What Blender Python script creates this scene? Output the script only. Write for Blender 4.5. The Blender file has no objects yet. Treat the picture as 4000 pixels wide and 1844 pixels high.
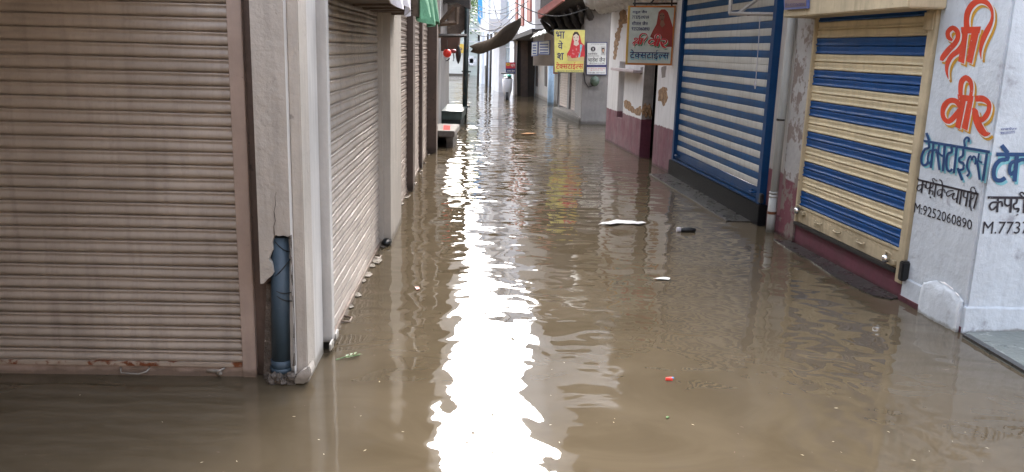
import bpy, bmesh, math, random
from mathutils import Vector, Matrix
R = math.radians
rnd = random.Random(7)
scn = bpy.context.scene
COL = scn.collection

# ------------------------------------------------------------------ camera, world, sun, exposure
CAM_H = 1.9
PITCH, ROLL, FOC = 0.22132, 0.02777, 3262.3
fwd = Vector((0, math.cos(PITCH), -math.sin(PITCH)))
up0 = Vector((0, math.sin(PITCH), math.cos(PITCH)))
rt0 = Vector((1, 0, 0))
RT = rt0 * math.cos(ROLL) + up0 * math.sin(ROLL)
UP = up0 * math.cos(ROLL) - rt0 * math.sin(ROLL)
CO = Vector((0, 0, CAM_H))
cd = bpy.data.cameras.new('camera')
cd.sensor_width = 36.0
cd.lens = FOC * 36.0 / 4000.0
cd.clip_start = 0.05
cd.clip_end = 500
cam = bpy.data.objects.new('camera', cd)
m3 = Matrix((RT, UP, -fwd)).transposed()
cam.matrix_world = Matrix.Translation(CO) @ m3.to_4x4()
COL.objects.link(cam)
scn.camera = cam

SUN_EL, SUN_AZ = 42, 5      # overcast: a broad bright patch of sky ahead, over the alley
world = bpy.data.worlds.new('World')
scn.world = world
world.use_nodes = True
wn, wl = world.node_tree.nodes, world.node_tree.links
bg = wn['Background']
sky = wn.new('ShaderNodeTexSky')
sky.sky_type = 'NISHITA'
sky.sun_disc = False
sky.sun_elevation = R(SUN_EL)
sky.sun_rotation = R(SUN_AZ)
sky.dust_density = 6
sky.air_density = 1.0
hs = wn.new('ShaderNodeHueSaturation')
hs.inputs['Saturation'].default_value = 0.5
wl.new(sky.outputs[0], hs.inputs['Color'])
wl.new(hs.outputs[0], bg.inputs['Color'])
bg.inputs['Strength'].default_value = 0.15
sl = bpy.data.lights.new('sun', 'SUN')
sl.energy = 0.75
sl.angle = R(54)
sl.color = (.95, .98, 1)
so = bpy.data.objects.new('sun', sl)
az = R(SUN_AZ)
sd = Vector((math.sin(az) * math.cos(R(SUN_EL)), math.cos(az) * math.cos(R(SUN_EL)), math.sin(R(SUN_EL))))
so.rotation_euler = sd.to_track_quat('Z', 'Y').to_euler()
so.location = (0, 0, 30)
COL.objects.link(so)
scn.view_settings.view_transform = 'Standard'
scn.view_settings.look = 'None'
scn.view_settings.gamma = 1
scn.view_settings.exposure = 3.0
try:
    scn.cycles.use_denoising = True
    scn.cycles.max_bounces = 10
    scn.cycles.diffuse_bounces = 6
    scn.cycles.sample_clamp_indirect = 8
    scn.cycles.caustics_reflective = False
    scn.cycles.caustics_refractive = False
except Exception:
    pass

# ------------------------------------------------------------------ measuring helpers (display px of a 2576-wide view)
S = 4000 / 2576
def ray(x, y):
    return RT * ((x * S - 2000) / FOC) - UP * ((y * S - 922) / FOC) + fwd
def G(x, y, z=0.0):                      # where the sight line meets the level z
    d = ray(x, y)
    return CO + d * ((z - CAM_H) / d.z)
def D(x, y, Y):                          # where the sight line meets the depth Y
    d = ray(x, y)
    return CO + d * (Y / d.y)

class Frame:                             # a vertical wall: u along it, w out of it, z up
    def __init__(s, a, b):
        s.o = Vector((a[0], a[1], 0))
        b = Vector((b[0], b[1], 0))
        s.u = (b - s.o).normalized()
        s.n = Vector((s.u.y, -s.u.x, 0))
        s.L = (b - s.o).length
    def p(s, u, w, z):
        return s.o + s.u * u + s.n * w + Vector((0, 0, z))
    def at(s, x, y, w=0.0):
        d = ray(x, y)
        q = s.o + s.n * w
        t = (q - CO).dot(s.n) / d.dot(s.n)
        h = CO + d * t - s.o
        return h.dot(s.u), h.z
    def u_at(s, x, y, w=0.0): return s.at(x, y, w)[0]
    def z_at(s, x, y, w=0.0): return s.at(x, y, w)[1]

# ------------------------------------------------------------------ materials
MATS = {}
def mat(name, col, rough=.65, var=.12, scale=5, bump=.0, bscale=35, spots=None, spots2=None,
        metal=0.0, spec=.5, wet=None, stretch=(1, 1, 1), zsplit=None, top=None, streak=0.0):
    if name in MATS: return MATS[name]
    m = bpy.data.materials.new(name); m.use_nodes = True
    nt = m.node_tree; N, L = nt.nodes, nt.links
    b = N['Principled BSDF']
    b.inputs['Roughness'].default_value = rough
    b.inputs['Metallic'].default_value = metal
    b.inputs['Specular IOR Level'].default_value = spec
    geo = N.new('ShaderNodeNewGeometry')
    mp = N.new('ShaderNodeMapping'); mp.inputs['Scale'].default_value = stretch
    L.new(geo.outputs['Position'], mp.inputs['Vector'])
    def noise(sc, det=5, rg=.6, src=mp.outputs['Vector']):
        n = N.new('ShaderNodeTexNoise'); n.inputs['Scale'].default_value = sc
        n.inputs['Detail'].default_value = det; n.inputs['Roughness'].default_value = rg
        L.new(src, n.inputs['Vector']); return n
    def mix(fac, c1, c2):
        x = N.new('ShaderNodeMix'); x.data_type = 'RGBA'
        for s, v in ((0, fac), (6, c1), (7, c2)):
            if isinstance(v, (int, float)): x.inputs[s].default_value = v
            elif isinstance(v, tuple): x.inputs[s].default_value = (*v, 1)
            else: L.new(v, x.inputs[s])
        return x.outputs[2]
    def rng(v, a, c, lo=0., hi=1.):
        r = N.new('ShaderNodeMapRange'); r.inputs[1].default_value = a; r.inputs[2].default_value = c
        r.inputs[3].default_value = lo; r.inputs[4].default_value = hi; L.new(v, r.inputs[0]); return r.outputs[0]
    def math_(op, a, c):
        x = N.new('ShaderNodeMath'); x.operation = op
        for i, v in enumerate((a, c)):
            if isinstance(v, (int, float)): x.inputs[i].default_value = v
            else: L.new(v, x.inputs[i])
        return x.outputs[0]
    dark = tuple(c * (1 - var * 1.6) for c in col); lite = tuple(min(1, c * (1 + var)) for c in col)
    n1 = noise(scale)
    c = mix(rng(n1.outputs['Fac'], .3, .7), dark, lite)
    n2 = noise(scale * 7, 4)
    c = mix(rng(n2.outputs['Fac'], .45, .75, 0, .5 * min(1, var * 4)), c, tuple(x * (1 - var * 2) for x in col))
    sep = None
    if zsplit or top or wet:
        sx = N.new('ShaderNodeSeparateXYZ'); L.new(geo.outputs['Position'], sx.inputs[0]); sep = sx.outputs[2]
    if zsplit:                           # paint changes colour at a height (dado)
        z0, col2 = zsplit
        nz = noise(9, 3)
        zz = math_('ADD', sep, rng(nz.outputs['Fac'], 0, 1, -.03, .03))
        n4 = noise(4.5)
        c2 = mix(rng(n4.outputs['Fac'], .3, .72), tuple(x * .75 for x in col2), tuple(x * 1.15 for x in col2))
        c = mix(rng(zz, z0 - .008, z0 + .008), c2, c)
    for sp in (spots, spots2):
        if sp:
            scol, sc, th, soft = sp[:4]
            n3 = noise(sc, 6, .65)
            c = mix(rng(n3.outputs['Fac'], th, th + soft), c, scol)
    if streak:                           # runs of dirt down the surface
        mp2 = N.new('ShaderNodeMapping'); mp2.inputs['Scale'].default_value = (9, 9, .7)
        L.new(geo.outputs['Position'], mp2.inputs['Vector'])
        ns = noise(1.6, 6, .65, mp2.outputs['Vector'])
        c = mix(rng(ns.outputs['Fac'], .48, .72, 0, streak), c, tuple(x * .42 for x in col))
        ng = noise(1.1, 6, .7)
        c = mix(rng(ng.outputs['Fac'], .45, .7, 0, streak * .8), c, tuple(x * .62 + .02 for x in col))
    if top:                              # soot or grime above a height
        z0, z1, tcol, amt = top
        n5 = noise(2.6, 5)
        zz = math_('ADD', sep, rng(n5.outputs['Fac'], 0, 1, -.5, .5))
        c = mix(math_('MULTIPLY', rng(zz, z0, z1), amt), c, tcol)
    if wet:                              # soaked band above the water
        n6 = noise(7, 4)
        zz = math_('ADD', sep, rng(n6.outputs['Fac'], 0, 1, -.05, .05))
        f = rng(zz, wet * .5, wet * 1.1, 1, 0)
        wc = mix(1.0, c, (.38, .35, .30)); 
        x = wc.node; x.blend_type = 'MULTIPLY'
        c = mix(math_('MULTIPLY', f, .8), c, wc)
    L.new(c, b.inputs['Base Color'])
    rr = rng(n1.outputs['Fac'], .3, .7, max(.02, rough - .1), min(1, rough + .1)); L.new(rr, b.inputs['Roughness'])
    if bump:
        nb = noise(bscale, 6, .6)
        bp = N.new('ShaderNodeBump'); bp.inputs['Strength'].default_value = 1; bp.inputs['Distance'].default_value = bump
        L.new(nb.outputs['Fac'], bp.inputs['Height']); L.new(bp.outputs[0], b.inputs['Normal'])
    MATS[name] = m
    return m

M_shut = mat('shutter_paint', (.40, .338, .285), .42, .10, 3, .002, 25, spots=((.13, .095, .08), 30, .70, .04), stretch=(1, 1, 1), streak=.45)
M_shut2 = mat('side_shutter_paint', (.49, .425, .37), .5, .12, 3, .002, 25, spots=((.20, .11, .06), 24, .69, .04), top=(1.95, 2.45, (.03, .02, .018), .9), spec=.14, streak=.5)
M_shut3 = mat('far_shutter_paint', (.38, .31, .265), .52, .14, 3, .002, 25, spots=((.12, .08, .06), 22, .68, .05), spec=.14, streak=.5)
M_rail = mat('rail_paint', (.42, .325, .275), .5, .1, 4, .002, 30, spots=((.16, .12, .1), 26, .7, .03), wet=.05, streak=.3)
M_rust = mat('rusty_lip', (.38, .31, .25), .6, .1, 5, .002, 40, spots=((.16, .045, .012), 6, .52, .05))
M_brown = mat('brown_jamb', (.12, .082, .066), .6, .15, 4, .003, 30, spots=((.05, .035, .03), 12, .62, .05), wet=.1)
M_plast = mat('beige_plaster', (.47, .425, .375), .8, .08, 3, .008, 22, spots=((.24, .215, .19), 9, .66, .06), spots2=((.60, .57, .54), 26, .735, .02), wet=.07, streak=.35)
M_plight = mat('smooth_lit_plaster', (.60, .575, .545), .6, .06, 3, .003, 20, spots=((.3, .28, .26), 16, .71, .03), wet=.08, streak=.4)  # smoother plaster, its paleness paints light onto the alley-facing sides
M_mort = mat('broken_mortar', (.15, .125, .105), .95, .3, 14, .03, 26, spots=((.32, .28, .24), 16, .62, .06))
M_pipe = mat('blue_grey_pipe', (.05, .082, .115), .5, .15, 6, .001, 40, spots=((.25, .32, .38), 18, .70, .05), spots2=((.35, .4, .44), 60, .73, .03))
M_black = mat('black_rubber', (.012, .012, .013), .5, .1)
M_canopy = mat('dirty_soffit', (.14, .105, .085), .85, .3, 5, .01, 14)
M_white = mat('white_limewash', (.74, .745, .76), .8, .05, 2.5, .005, 18, spots=((.52, .50, .48), 5, .68, .1), spots2=((.25, .21, .18), 24, .76, .02),
              zsplit=(.70, (.19, .062, .088)), wet=.05, streak=.3)
M_reveal = mat('darker_reveal', (.30, .28, .265), .85, .2, 4, .008, 20, zsplit=(.70, (.12, .03, .05)))  # recess version of the wall colours, limewash and dado both darker
M_brick = mat('exposed_brick', (.36, .225, .125), .95, .35, 11, .03, 22, spots=((.10, .065, .045), 15, .58, .06))
M_dark = mat('interior_shade', (.018, .016, .015), .9, .2)  # near-black colour stands in for the shade inside openings
M_blue = mat('blue_shutter_paint', (.017, .075, .19), .55, .12, 3, .0012, 22, spots=((.20, .24, .28), 36, .745, .02), spec=.12, streak=.4)
M_bframe = mat('blue_frame_paint', (.009, .052, .15), .45, .15, 3, .0015, 30, spots=((.05, .025, .018), 9, .68, .04), spec=.12, streak=.3)
M_cream = mat('grey_white_slat', (.54, .535, .50), .6, .08, 3, .001, 22, spots=((.25, .2, .15), 30, .72, .03), spec=.12, streak=.4)
M_granite = mat('black_granite', (.012, .012, .0135), .5, .25, 40, 0, 30, spots=((.05, .05, .055), 60, .72, .05), spec=.04)
M_ledge = mat('wet_slab', (.035, .034, .032), .3, .3, 6, .003, 25, spots=((.16, .16, .155), 22, .66, .05))
M_ypaint = mat('yellow_slat', (.64, .54, .355), .6, .10, 3, .0015, 22, spots=((.16, .095, .05), 20, .715, .03), spec=.12, streak=.32)
M_yblue = mat('blue_slat', (.011, .072, .23), .42, .12, 3, .0015, 22, spots=((.42, .45, .48), 24, .735, .02), spec=.12, streak=.35)
M_yframe = mat('yellow_frame', (.54, .45, .30), .6, .12, 4, .003, 25, spots=((.13, .08, .05), 11, .66, .04), spec=.12, streak=.55)
M_wall1 = mat('pale_blue_limewash', (.60, .65, .70), .8, .09, 2.2, .010, 14, spots=((.37, .38, .42), 5, .60, .10), spots2=((.16, .14, .13), 19, .72, .025), wet=.03, streak=.18)
M_maroon = mat('maroon_dado', (.145, .04, .06), .65, .18, 4, .004, 20, spots=((.30, .2, .2), 18, .70, .03), wet=.04, streak=.3)
M_dado2 = mat('peeling_pier', (.40, .39, .38), .8, .14, 3, .005, 18, spots=((.21, .17, .15), 4.2, .50, .05), zsplit=(.62, (.18, .058, .075)), wet=.05)
M_stripw = mat('white_strip_wall', (.56, .53, .49), .8, .1, 3, .006, 18, spots=((.3, .24, .2), 10, .66, .06), zsplit=(.66, (.22, .07, .09)), wet=.05, streak=.4)
M_pvc = mat('grey_painted_pipe', (.43, .44, .42), .5, .08, 3, .002, 25, spots=((.2, .18, .16), 18, .70, .04), wet=.06, streak=.4)
M_steel = mat('polished_steel', (.7, .7, .7), .18, .1, 8, 0, 30, metal=1)
M_iron = mat('dark_green_iron', (.018, .030, .030), .4, .3, 5, .002, 30, spots=((.09, .04, .02), 10, .6, .06))
M_irondk = mat('dark_iron', (.03, .026, .025), .55, .3, 5, .002, 30, spots=((.09, .045, .025), 10, .6, .06))
M_bracket = mat('old_white_iron', (.42, .39, .36), .6, .2, 6, .002, 30, spots=((.15, .1, .08), 12, .6, .06))
M_stone = mat('rough_stone', (.17, .155, .14), .85, .2, 6, .01, 20, spots=((.1, .09, .08), 10, .62, .06), wet=.15)
M_greenp = mat('green_metal', (.055, .085, .082), .35, .2, 4, .001, 25, wet=.05)
M_red = mat('red_plastic', (.75, .035, .02), .35, .05)
M_redp = mat('red_paint', (.50, .03, .025), .8, .15, 20, spec=.1)
M_tarp = mat('green_cloth', (.10, .27, .155), .75, .2, 6, .01, 20)
M_awn = mat('brown_tarpaulin', (.115, .09, .07), .85, .2, 3, .01, 10, spots=((.11, .085, .06), 3, .6, .1), spec=.1)
M_wood = mat('old_timber', (.15, .105, .075), .8, .3, 6, .006, 25)
M_wbox = mat('dark_brown_board', (.085, .042, .028), .6, .2, 5)
M_farw = mat('far_white_wall', (.76, .79, .84), .75, .05, 2, .004, 14, spots=((.45, .46, .48), 3, .66, .12), streak=.3)
M_fargrey = mat('far_grey_wall', (.50, .51, .54), .8, .1, 2, .004, 14)
M_fargreen = mat('far_green_grey', (.36, .40, .385), .8, .08, 2)
M_farshut = mat('far_white_shutter', (.55, .55, .52), .5, .06, 2)
M_tan = mat('tan_wall', (.55, .33, .18), .8, .1, 3)
M_cls = mat('cloth_white', (.48, .46, .49), .8, .08, 6, .006, 14)
M_cement = mat('grey_cement', (.235, .22, .215), .85, .13, 2.5, .008, 12, spots=((.12, .105, .1), 5, .62, .08), spots2=((.32, .30, .29), 9, .68, .05), wet=.1, streak=.3)
M_carve = mat('pale_carved_plaster', (.56, .57, .56), .85, .12, 6, .015, 14, spots=((.22, .2, .19), 8, .62, .08))
M_carvedk = mat('dark_carved_stone', (.055, .05, .05), .9, .3, 6, .02, 14)  # near-black over the whole canopy and the floor edge
M_pinkp = mat('pink_fascia', (.55, .22, .20), .7, .15, 4)
M_redwin = mat('red_window_shutter', (.30, .085, .06), .6, .15, 4)
M_tin = mat('wet_tin', (.42, .47, .47), .35, .2, 5, .004, 20, metal=.4, spots=((.12, .12, .12), 5, .55, .08))
M_upper = mat('upper_storey_plaster', (.33, .31, .29), .85, .12, 2, .01, 10)
M_oppw = mat('dark_blocker_wall', (.10, .085, .075), .9, .2, 2)  # kept dark to cut light bounced onto the front shutter
M_upwhite = mat('upper_storey_limewash', (.55, .55, .55), .85, .1, 2, .01, 10)
M_bluepost = mat('pale_blue_post', (.30, .42, .55), .6, .15, 4, spots=((.2, .18, .16), 8, .64, .06), wet=.1)
M_orange = mat('orange_box', (.42, .14, .045), .6, .15, 5)
M_paper = mat('white_paper', (.55, .55, .55), .7, .15, 30)
M_leaf = mat('green_leaf', (.08, .16, .04), .5, .25, 30)
M_leafb = mat('brown_leaf', (.20, .10, .04), .9, .25, 30, spec=.1)
M_bulb = mat('green_tinted_lamp', (.07, .10, .075), .2, .2, 10)
M_scoot = mat('dark_scooter_body', (.03, .03, .035), .3, .1)
M_teal = mat('teal_plastic', (.03, .36, .27), .4, .1)
M_maroonpl = mat('maroon_plastic', (.25, .04, .05), .4, .1)
M_door = mat('dark_old_door', (.05, .036, .03), .7, .3, 6, .004, 20)
def flat(name, c, rough=.55):
    worn = name.startswith('letter')
    return mat(name, c, rough, .12 if worn else .07, 9, spots=((.55, .57, .60), 34, .66, .04) if worn else None, streak=.25 if worn else 0)
P_red = flat('letter_red', (.62, .055, .018)); P_yel = flat('letter_yellow', (.60, .31, .02)); P_wht = flat('letter_white', (.8, .78, .76))
P_blue = flat('letter_blue', (.010, .055, .17)); P_cyan = flat('letter_cyan', (.21, .52, .60)); P_blk = flat('letter_black', (.022, .018, .028))
P_navy = flat('letter_navy', (.02, .022, .12)); P_maroon = flat('letter_maroon', (.30, .02, .025)); P_green = flat('letter_green', (.06, .28, .14))
P_skin = flat('print_skin', (.55, .33, .23)); P_grey = flat('print_grey', (.42, .42, .42)); P_veil = flat('print_red', (.55, .03, .04)); P_hair = flat('print_hair', (.02, .013, .012))
P_pink = flat('print_rose', (.6, .2, .2)); P_dveil = flat('print_deep_red', (.28, .035, .025)); P_dskin = flat('print_dark_skin', (.22, .10, .065))
B_yel = flat('board_yellow', (.62, .58, .17), .35); B_wht = flat('board_white', (.62, .63, .62), .35); B_blu = flat('board_pale_blue', (.52, .57, .52), .35)
B_org = flat('board_orange', (.50, .17, .03), .4); B_navy = flat('board_navy', (.03, .03, .13), .4); B_dbl = flat('print_blue', (.09, .12, .30), .4)
B_red = flat('board_red', (.5, .03, .05), .4); B_ybr = flat('board_mustard', (.55, .36, .05), .4); B_sky = flat('board_sky_blue', (.03, .30, .62), .4)

# ------------------------------------------------------------------ mesh and object helpers
class MB:
    def __init__(s): s.v = []; s.f = []; s.m = []
    def face(s, pts, mi=0):
        i = len(s.v); s.v += [Vector(p) for p in pts]; s.f.append(list(range(i, i + len(pts)))); s.m.append(mi)
    def prism(s, lo, hi, mi=0):          # two matching rings of points
        n = len(lo); i = len(s.v); s.v += [Vector(p) for p in lo] + [Vector(p) for p in hi]
        s.f.append([i + k for k in range(n)][::-1]); s.m.append(mi)
        s.f.append([i + n + k for k in range(n)]); s.m.append(mi)
        for k in range(n):
            j = (k + 1) % n
            s.f.append([i + k, i + j, i + n + j, i + n + k]); s.m.append(mi)
    def fbox(s, F, u0, u1, w0, w1, z0, z1, mi=0):
        s.prism([F.p(u0, w0, z0), F.p(u1, w0, z0), F.p(u1, w1, z0), F.p(u0, w1, z0)],
                [F.p(u0, w0, z1), F.p(u1, w0, z1), F.p(u1, w1, z1), F.p(u0, w1, z1)], mi)
    def fpoly(s, F, px, w0, w1, wref=0.0, mi=0):   # an outline on the wall, extruded along the wall's normal
        q = [F.at(x, y, wref) for x, y in px]
        s.prism([F.p(u, w0, z) for u, z in q], [F.p(u, w1, z) for u, z in q], mi)
    def upoly(s, F, q, w0, w1, mi=0):
        s.prism([F.p(u, w0, z) for u, z in q], [F.p(u, w1, z) for u, z in q], mi)
    def tube(s, pts, r, n=10, mi=0, cap=True):
        pts = [Vector(p) for p in pts]; rs = r if isinstance(r, (list, tuple)) else [r] * len(pts)
        i = len(s.v)
        for k, p in enumerate(pts):
            t = (pts[min(k + 1, len(pts) - 1)] - pts[max(k - 1, 0)]).normalized()
            a = t.cross(Vector((0, 0, 1)))
            if a.length < .05: a = t.cross(Vector((1, 0, 0)))
            a.normalize(); b = t.cross(a)
            for j in range(n):
                th = 2 * math.pi * j / n
                s.v.append(p + (a * math.cos(th) + b * math.sin(th)) * rs[k])
        for k in range(len(pts) - 1):
            for j in range(n):
                j2 = (j + 1) % n
                s.f.append([i + k * n + j, i + k * n + j2, i + (k + 1) * n + j2, i + (k + 1) * n + j]); s.m.append(mi)
        if cap:
            s.f.append([i + j for j in range(n)][::-1]); s.m.append(mi)
            e = i + (len(pts) - 1) * n
            s.f.append([e + j for j in range(n)]); s.m.append(mi)
    def ball(s, c, rx, ry, rz, nu=14, nv=9, jit=0, mi=0, zmin=-1):
        c = Vector(c); i = len(s.v)
        for a in range(nv + 1):
            ph = -math.pi / 2 + math.pi * a / nv
            for b in range(nu):
                th = 2 * math.pi * b / nu; k = 1 + jit * (rnd.random() - .5)
                s.v.append(c + Vector((rx * math.cos(ph) * math.cos(th) * k, ry * math.cos(ph) * math.sin(th) * k, rz * max(zmin, math.sin(ph)) * k)))
        for a in range(nv):
            for b in range(nu):
                b2 = (b + 1) % nu
                s.f.append([i + a * nu + b, i + a * nu + b2, i + (a + 1) * nu + b2, i + (a + 1) * nu + b]); s.m.append(mi)
    def build(s, name, mats, parent=None, smooth=False, bevel=0, label=None):
        if not isinstance(mats, (list, tuple)): mats = [mats]
        off = parent_world(parent) if parent else Vector((0, 0, 0))
        me = bpy.data.meshes.new(name)
        me.from_pydata([v - off for v in s.v], [], s.f)
        for mm in mats: me.materials.append(mm)
        for p, k in zip(me.polygons, s.m):
            p.material_index = k; p.use_smooth = smooth and len(p.vertices) <= 4
        bm = bmesh.new(); bm.from_mesh(me)
        if not smooth: bmesh.ops.recalc_face_normals(bm, faces=bm.faces)
        if bevel:
            bmesh.ops.remove_doubles(bm, verts=bm.verts, dist=1e-5)
            es = [e for e in bm.edges if len(e.link_faces) == 2 and e.calc_face_angle(0) > .6]
            bmesh.ops.bevel(bm, geom=es, offset=bevel, segments=2, affect='EDGES', clamp_overlap=True)
        bm.to_mesh(me); bm.free()
        o = bpy.data.objects.new(name, me); COL.objects.link(o)
        if parent: o.parent = parent
        if label: o['label'] = label
        return o
def parent_world(o):
    p = Vector((0, 0, 0))
    while o: p = p + o.location; o = o.parent
    return p
def tag(o, label, cat, group=None):
    o['label'] = label; o['category'] = cat
    if group: o['group'] = group
    return o
def thing(name, loc, label, cat, group=None):
    o = bpy.data.objects.new(name, None); o.empty_display_size = .2
    COL.objects.link(o); o.location = loc
    return tag(o, label, cat, group)
def structure(o): o['kind'] = 'structure'; return o

def rough_edge(px, amp, step=14):        # a torn outline
    out = []
    for k in range(len(px)):
        a, b = Vector(px[k]), Vector(px[(k + 1) % len(px)])
        n = max(1, int((b - a).length / step))
        for j in range(n):
            q = a.lerp(b, j / n)
            out.append((q.x + (rnd.random() - .5) * amp, q.y + (rnd.random() - .5) * amp))
    return out

# rolling shutter laths: profile (t up the lath, w out)
LATH_BEAD = [(0, -.016), (.045, -.012), (.05, .004), (.12, .010), (.25, .0145), (.38, .015), (.50, .012), (.62, .007), (.70, .0055), (.76, .0085), (.84, .0125), (.90, .0135), (.945, .010), (.955, -.012)]
LATH_FLAT = [(0, -.004), (.03, .003), (.10, .0045), (.5, .005), (.9, .0045), (.97, .003)]
LATH_RIDGE = [(0, -.012), (.045, -.010), (.05, .010), (.13, .0135), (.22, .0125), (.30, .004), (.42, .002), (.58, .005), (.72, .008), (.88, .009), (.945, .006), (.955, -.010)]
def curtain(F, uz, w, z0, pitch, n, prof, cmap=None, jit=.0012):
    """uz(z) -> (u0,u1); laths from z0 upward"""
    mb = MB(); rows = []
    for k in range(n):
        j = (rnd.random() - .5) * 2 * jit
        for t, ww in prof: rows.append((z0 + (k + t) * pitch, w + ww + j, k))
    rows.append((z0 + n * pitch, w + prof[0][1], n - 1))
    SEG = 16
    for z, ww, k in rows:
        u0, u1 = uz(z)
        for s_ in range(SEG + 1):
            mb.v.append(F.p(u0 + (u1 - u0) * s_ / SEG, ww + jit * (1.1 * math.sin(s_ * .9 + k * 2.1) + .9 * math.sin(s_ * 2.1 + k * k * 1.3)), z + jit * (math.sin(s_ * .7 + k) + .8 * math.sin(s_ * 1.9 + k * 3.7))))
    for r in range(len(rows) - 1):
        for s_ in range(SEG):
            a = r * (SEG + 1) + s_
            mb.f.append([a, a + 1, a + SEG + 2, a + SEG + 1]); mb.m.append(cmap(rows[r][2]) if cmap else 0)
    return mb

# ------------------------------------------------------------------ lettering
def glyph(text, half=None, bold=.016):
    """glyph mesh of Blender's own font, as ([(x,y)], faces); half clips the right part (half consonants)"""
    c = bpy.data.curves.new('t', 'FONT'); c.body = text; c.resolution_u = 3; c.offset = bold
    o = bpy.data.objects.new('t', c); COL.objects.link(o)
    dg = bpy.context.evaluated_depsgraph_get()
    me = bpy.data.meshes.new_from_object(o.evaluated_get(dg))
    bpy.data.objects.remove(o); bpy.data.curves.remove(c)
    bm = bmesh.new(); bm.from_mesh(me); bpy.data.meshes.remove(me)
    if half and bm.verts:
        x0 = min(v.co.x for v in bm.verts); x1 = max(v.co.x for v in bm.verts)
        bmesh.ops.bisect_plane(bm, geom=bm.verts[:] + bm.edges[:] + bm.faces[:], plane_co=(x0 + (x1 - x0) * half, 0, 0), plane_no=(1, 0, 0), clear_outer=True)
    bmesh.ops.dissolve_limit(bm, angle_limit=.02, verts=bm.verts[:], edges=bm.edges[:])
    bm.verts.index_update()
    vs = [(v.co.x, v.co.y) for v in bm.verts]; fs = [[v.index for v in f.verts] for f in bm.faces]; bm.free()
    return vs, fs
def layout(tokens, bold=.012):
    """tokens: strings, or (string, half) ; ' ' is a gap -> joined 2-D mesh in a unit box"""
    V, Fc = [], []; x = 0
    for t in tokens:
        if t == ' ': x += .28; continue
        h = None
        if isinstance(t, tuple): t, h = t
        vs, fs = glyph(t, h, bold)
        if not vs: continue
        x0 = min(v[0] for v in vs); x1 = max(v[0] for v in vs)
        i = len(V); V += [(v[0] - x0 + x, v[1]) for v in vs]; Fc += [[i + k for k in f] for f in fs]
        x += x1 - x0 - .012
    a, b = min(v[0] for v in V), max(v[0] for v in V); c, d = min(v[1] for v in V), max(v[1] for v in V)
    return [((v[0] - a) / (b - a), (v[1] - c) / (d - c)) for v in V], Fc
TEX_T = ['टे', ('क', .80), 'स', 'टा', 'ई', ('ल', .72), 'स']
def text_on(mb, F, tokens, quad, w, mi=0, px=True, wref=0.0, bold=.012):
    """tokens fitted in a quad TL,TR,BR,BL given in display px on wall F (or in u,z)"""
    V, Fc = layout(tokens if isinstance(tokens, list) else [tokens], bold)
    q = [F.at(x, y, wref) if px else (x, y) for x, y in quad]
    tl, tr, br, bl = [Vector(p) for p in q]
    i = len(mb.v)
    for x, y in V:
        b = bl.lerp(br, x); t = tl.lerp(tr, x); p = b.lerp(t, y); mb.v.append(F.p(p.x, w, p.y))
    for f in Fc: mb.f.append([i + k for k in f]); mb.m.append(mi)
def ribbon(pts):
    """(x,y,width) centreline -> left and right outline"""
    P = [Vector(p[:2]) for p in pts]; Wd = [p[2] for p in pts]
    if len(P) > 2:                       # smooth once
        Q, W2 = [P[0]], [Wd[0]]
        for k in range(len(P) - 1):
            p0, p1, p2, p3 = P[max(k - 1, 0)], P[k], P[k + 1], P[min(k + 2, len(P) - 1)]
            for t in (.34, .67, 1):
                Q.append(.5 * ((2 * p1) + (p2 - p0) * t + (2 * p0 - 5 * p1 + 4 * p2 - p3) * t * t + (3 * p1 - p0 - 3 * p2 + p3) * t ** 3))
                W2.append(Wd[k] * (1 - t) + Wd[k + 1] * t)
        P, Wd = Q, W2
    l, r = [], []
    for k, p in enumerate(P):
        t = (P[min(k + 1, len(P) - 1)] - P[max(k - 1, 0)])
        t = t.normalized() if t.length else Vector((1, 0))
        n = Vector((-t.y, t.x)) * Wd[k] / 2
        l.append(p + n); r.append(p - n)
    return l, r
def strokes_on(mb, F, strokes, conv, w, mi=0, shift=(0, 0), grow=0):
    for k, st in enumerate(strokes):
        ww = w + k * .00012
        if st[0] == 'poly':
            q = [F.at(*conv(x + shift[0], y + shift[1])) for x, y in st[1]]
            mb.face([F.p(u, ww, z) for u, z in q], mi); continue
        l, r = ribbon([(x + shift[0], y + shift[1], b + grow) for x, y, b in st])
        L = [F.at(*conv(p.x, p.y)) for p in l]; Rr = [F.at(*conv(p.x, p.y)) for p in r]
        i = len(mb.v)
        for a, b in zip(L, Rr): mb.v += [F.p(a[0], ww, a[1]), F.p(b[0], ww, b[1])]
        for j in range(len(L) - 1):
            mb.f.append([i + 2 * j, i + 2 * j + 1, i + 2 * j + 3, i + 2 * j + 2]); mb.m.append(mi)
def W(pts, w): return [(x, y, w) for x, y in pts]
SHRI = [
    [(655, 228, 46), (650, 160, 42), (662, 90, 46), (700, 32, 48), (752, 6, 44), (805, 20, 38), (842, 66, 26), (851, 120, 20), (842, 170, 28), (815, 228, 42), (785, 290, 42), (766, 350, 30), (759, 405, 18), (764, 458, 4)],
    ['poly', [(608, 210), (762, 205), (752, 258), (612, 260)]],
    ['poly', [(690, 250), (748, 250), (692, 494), (648, 474)]],
    ['poly', [(622, 250), (662, 252), (632, 494), (586, 474)]],
    [(542, 312, 18), (512, 290, 34), (508, 246, 36), (545, 216, 38), (580, 244, 38), (584, 292, 36), (560, 338, 40), (522, 376, 44), (492, 412, 46), (466, 446, 40), (458, 470, 22)],
    [(632, 345, 46), (590, 392, 44), (540, 430, 38), (508, 480, 36), (497, 545, 24), (511, 612, 4)]]
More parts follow.
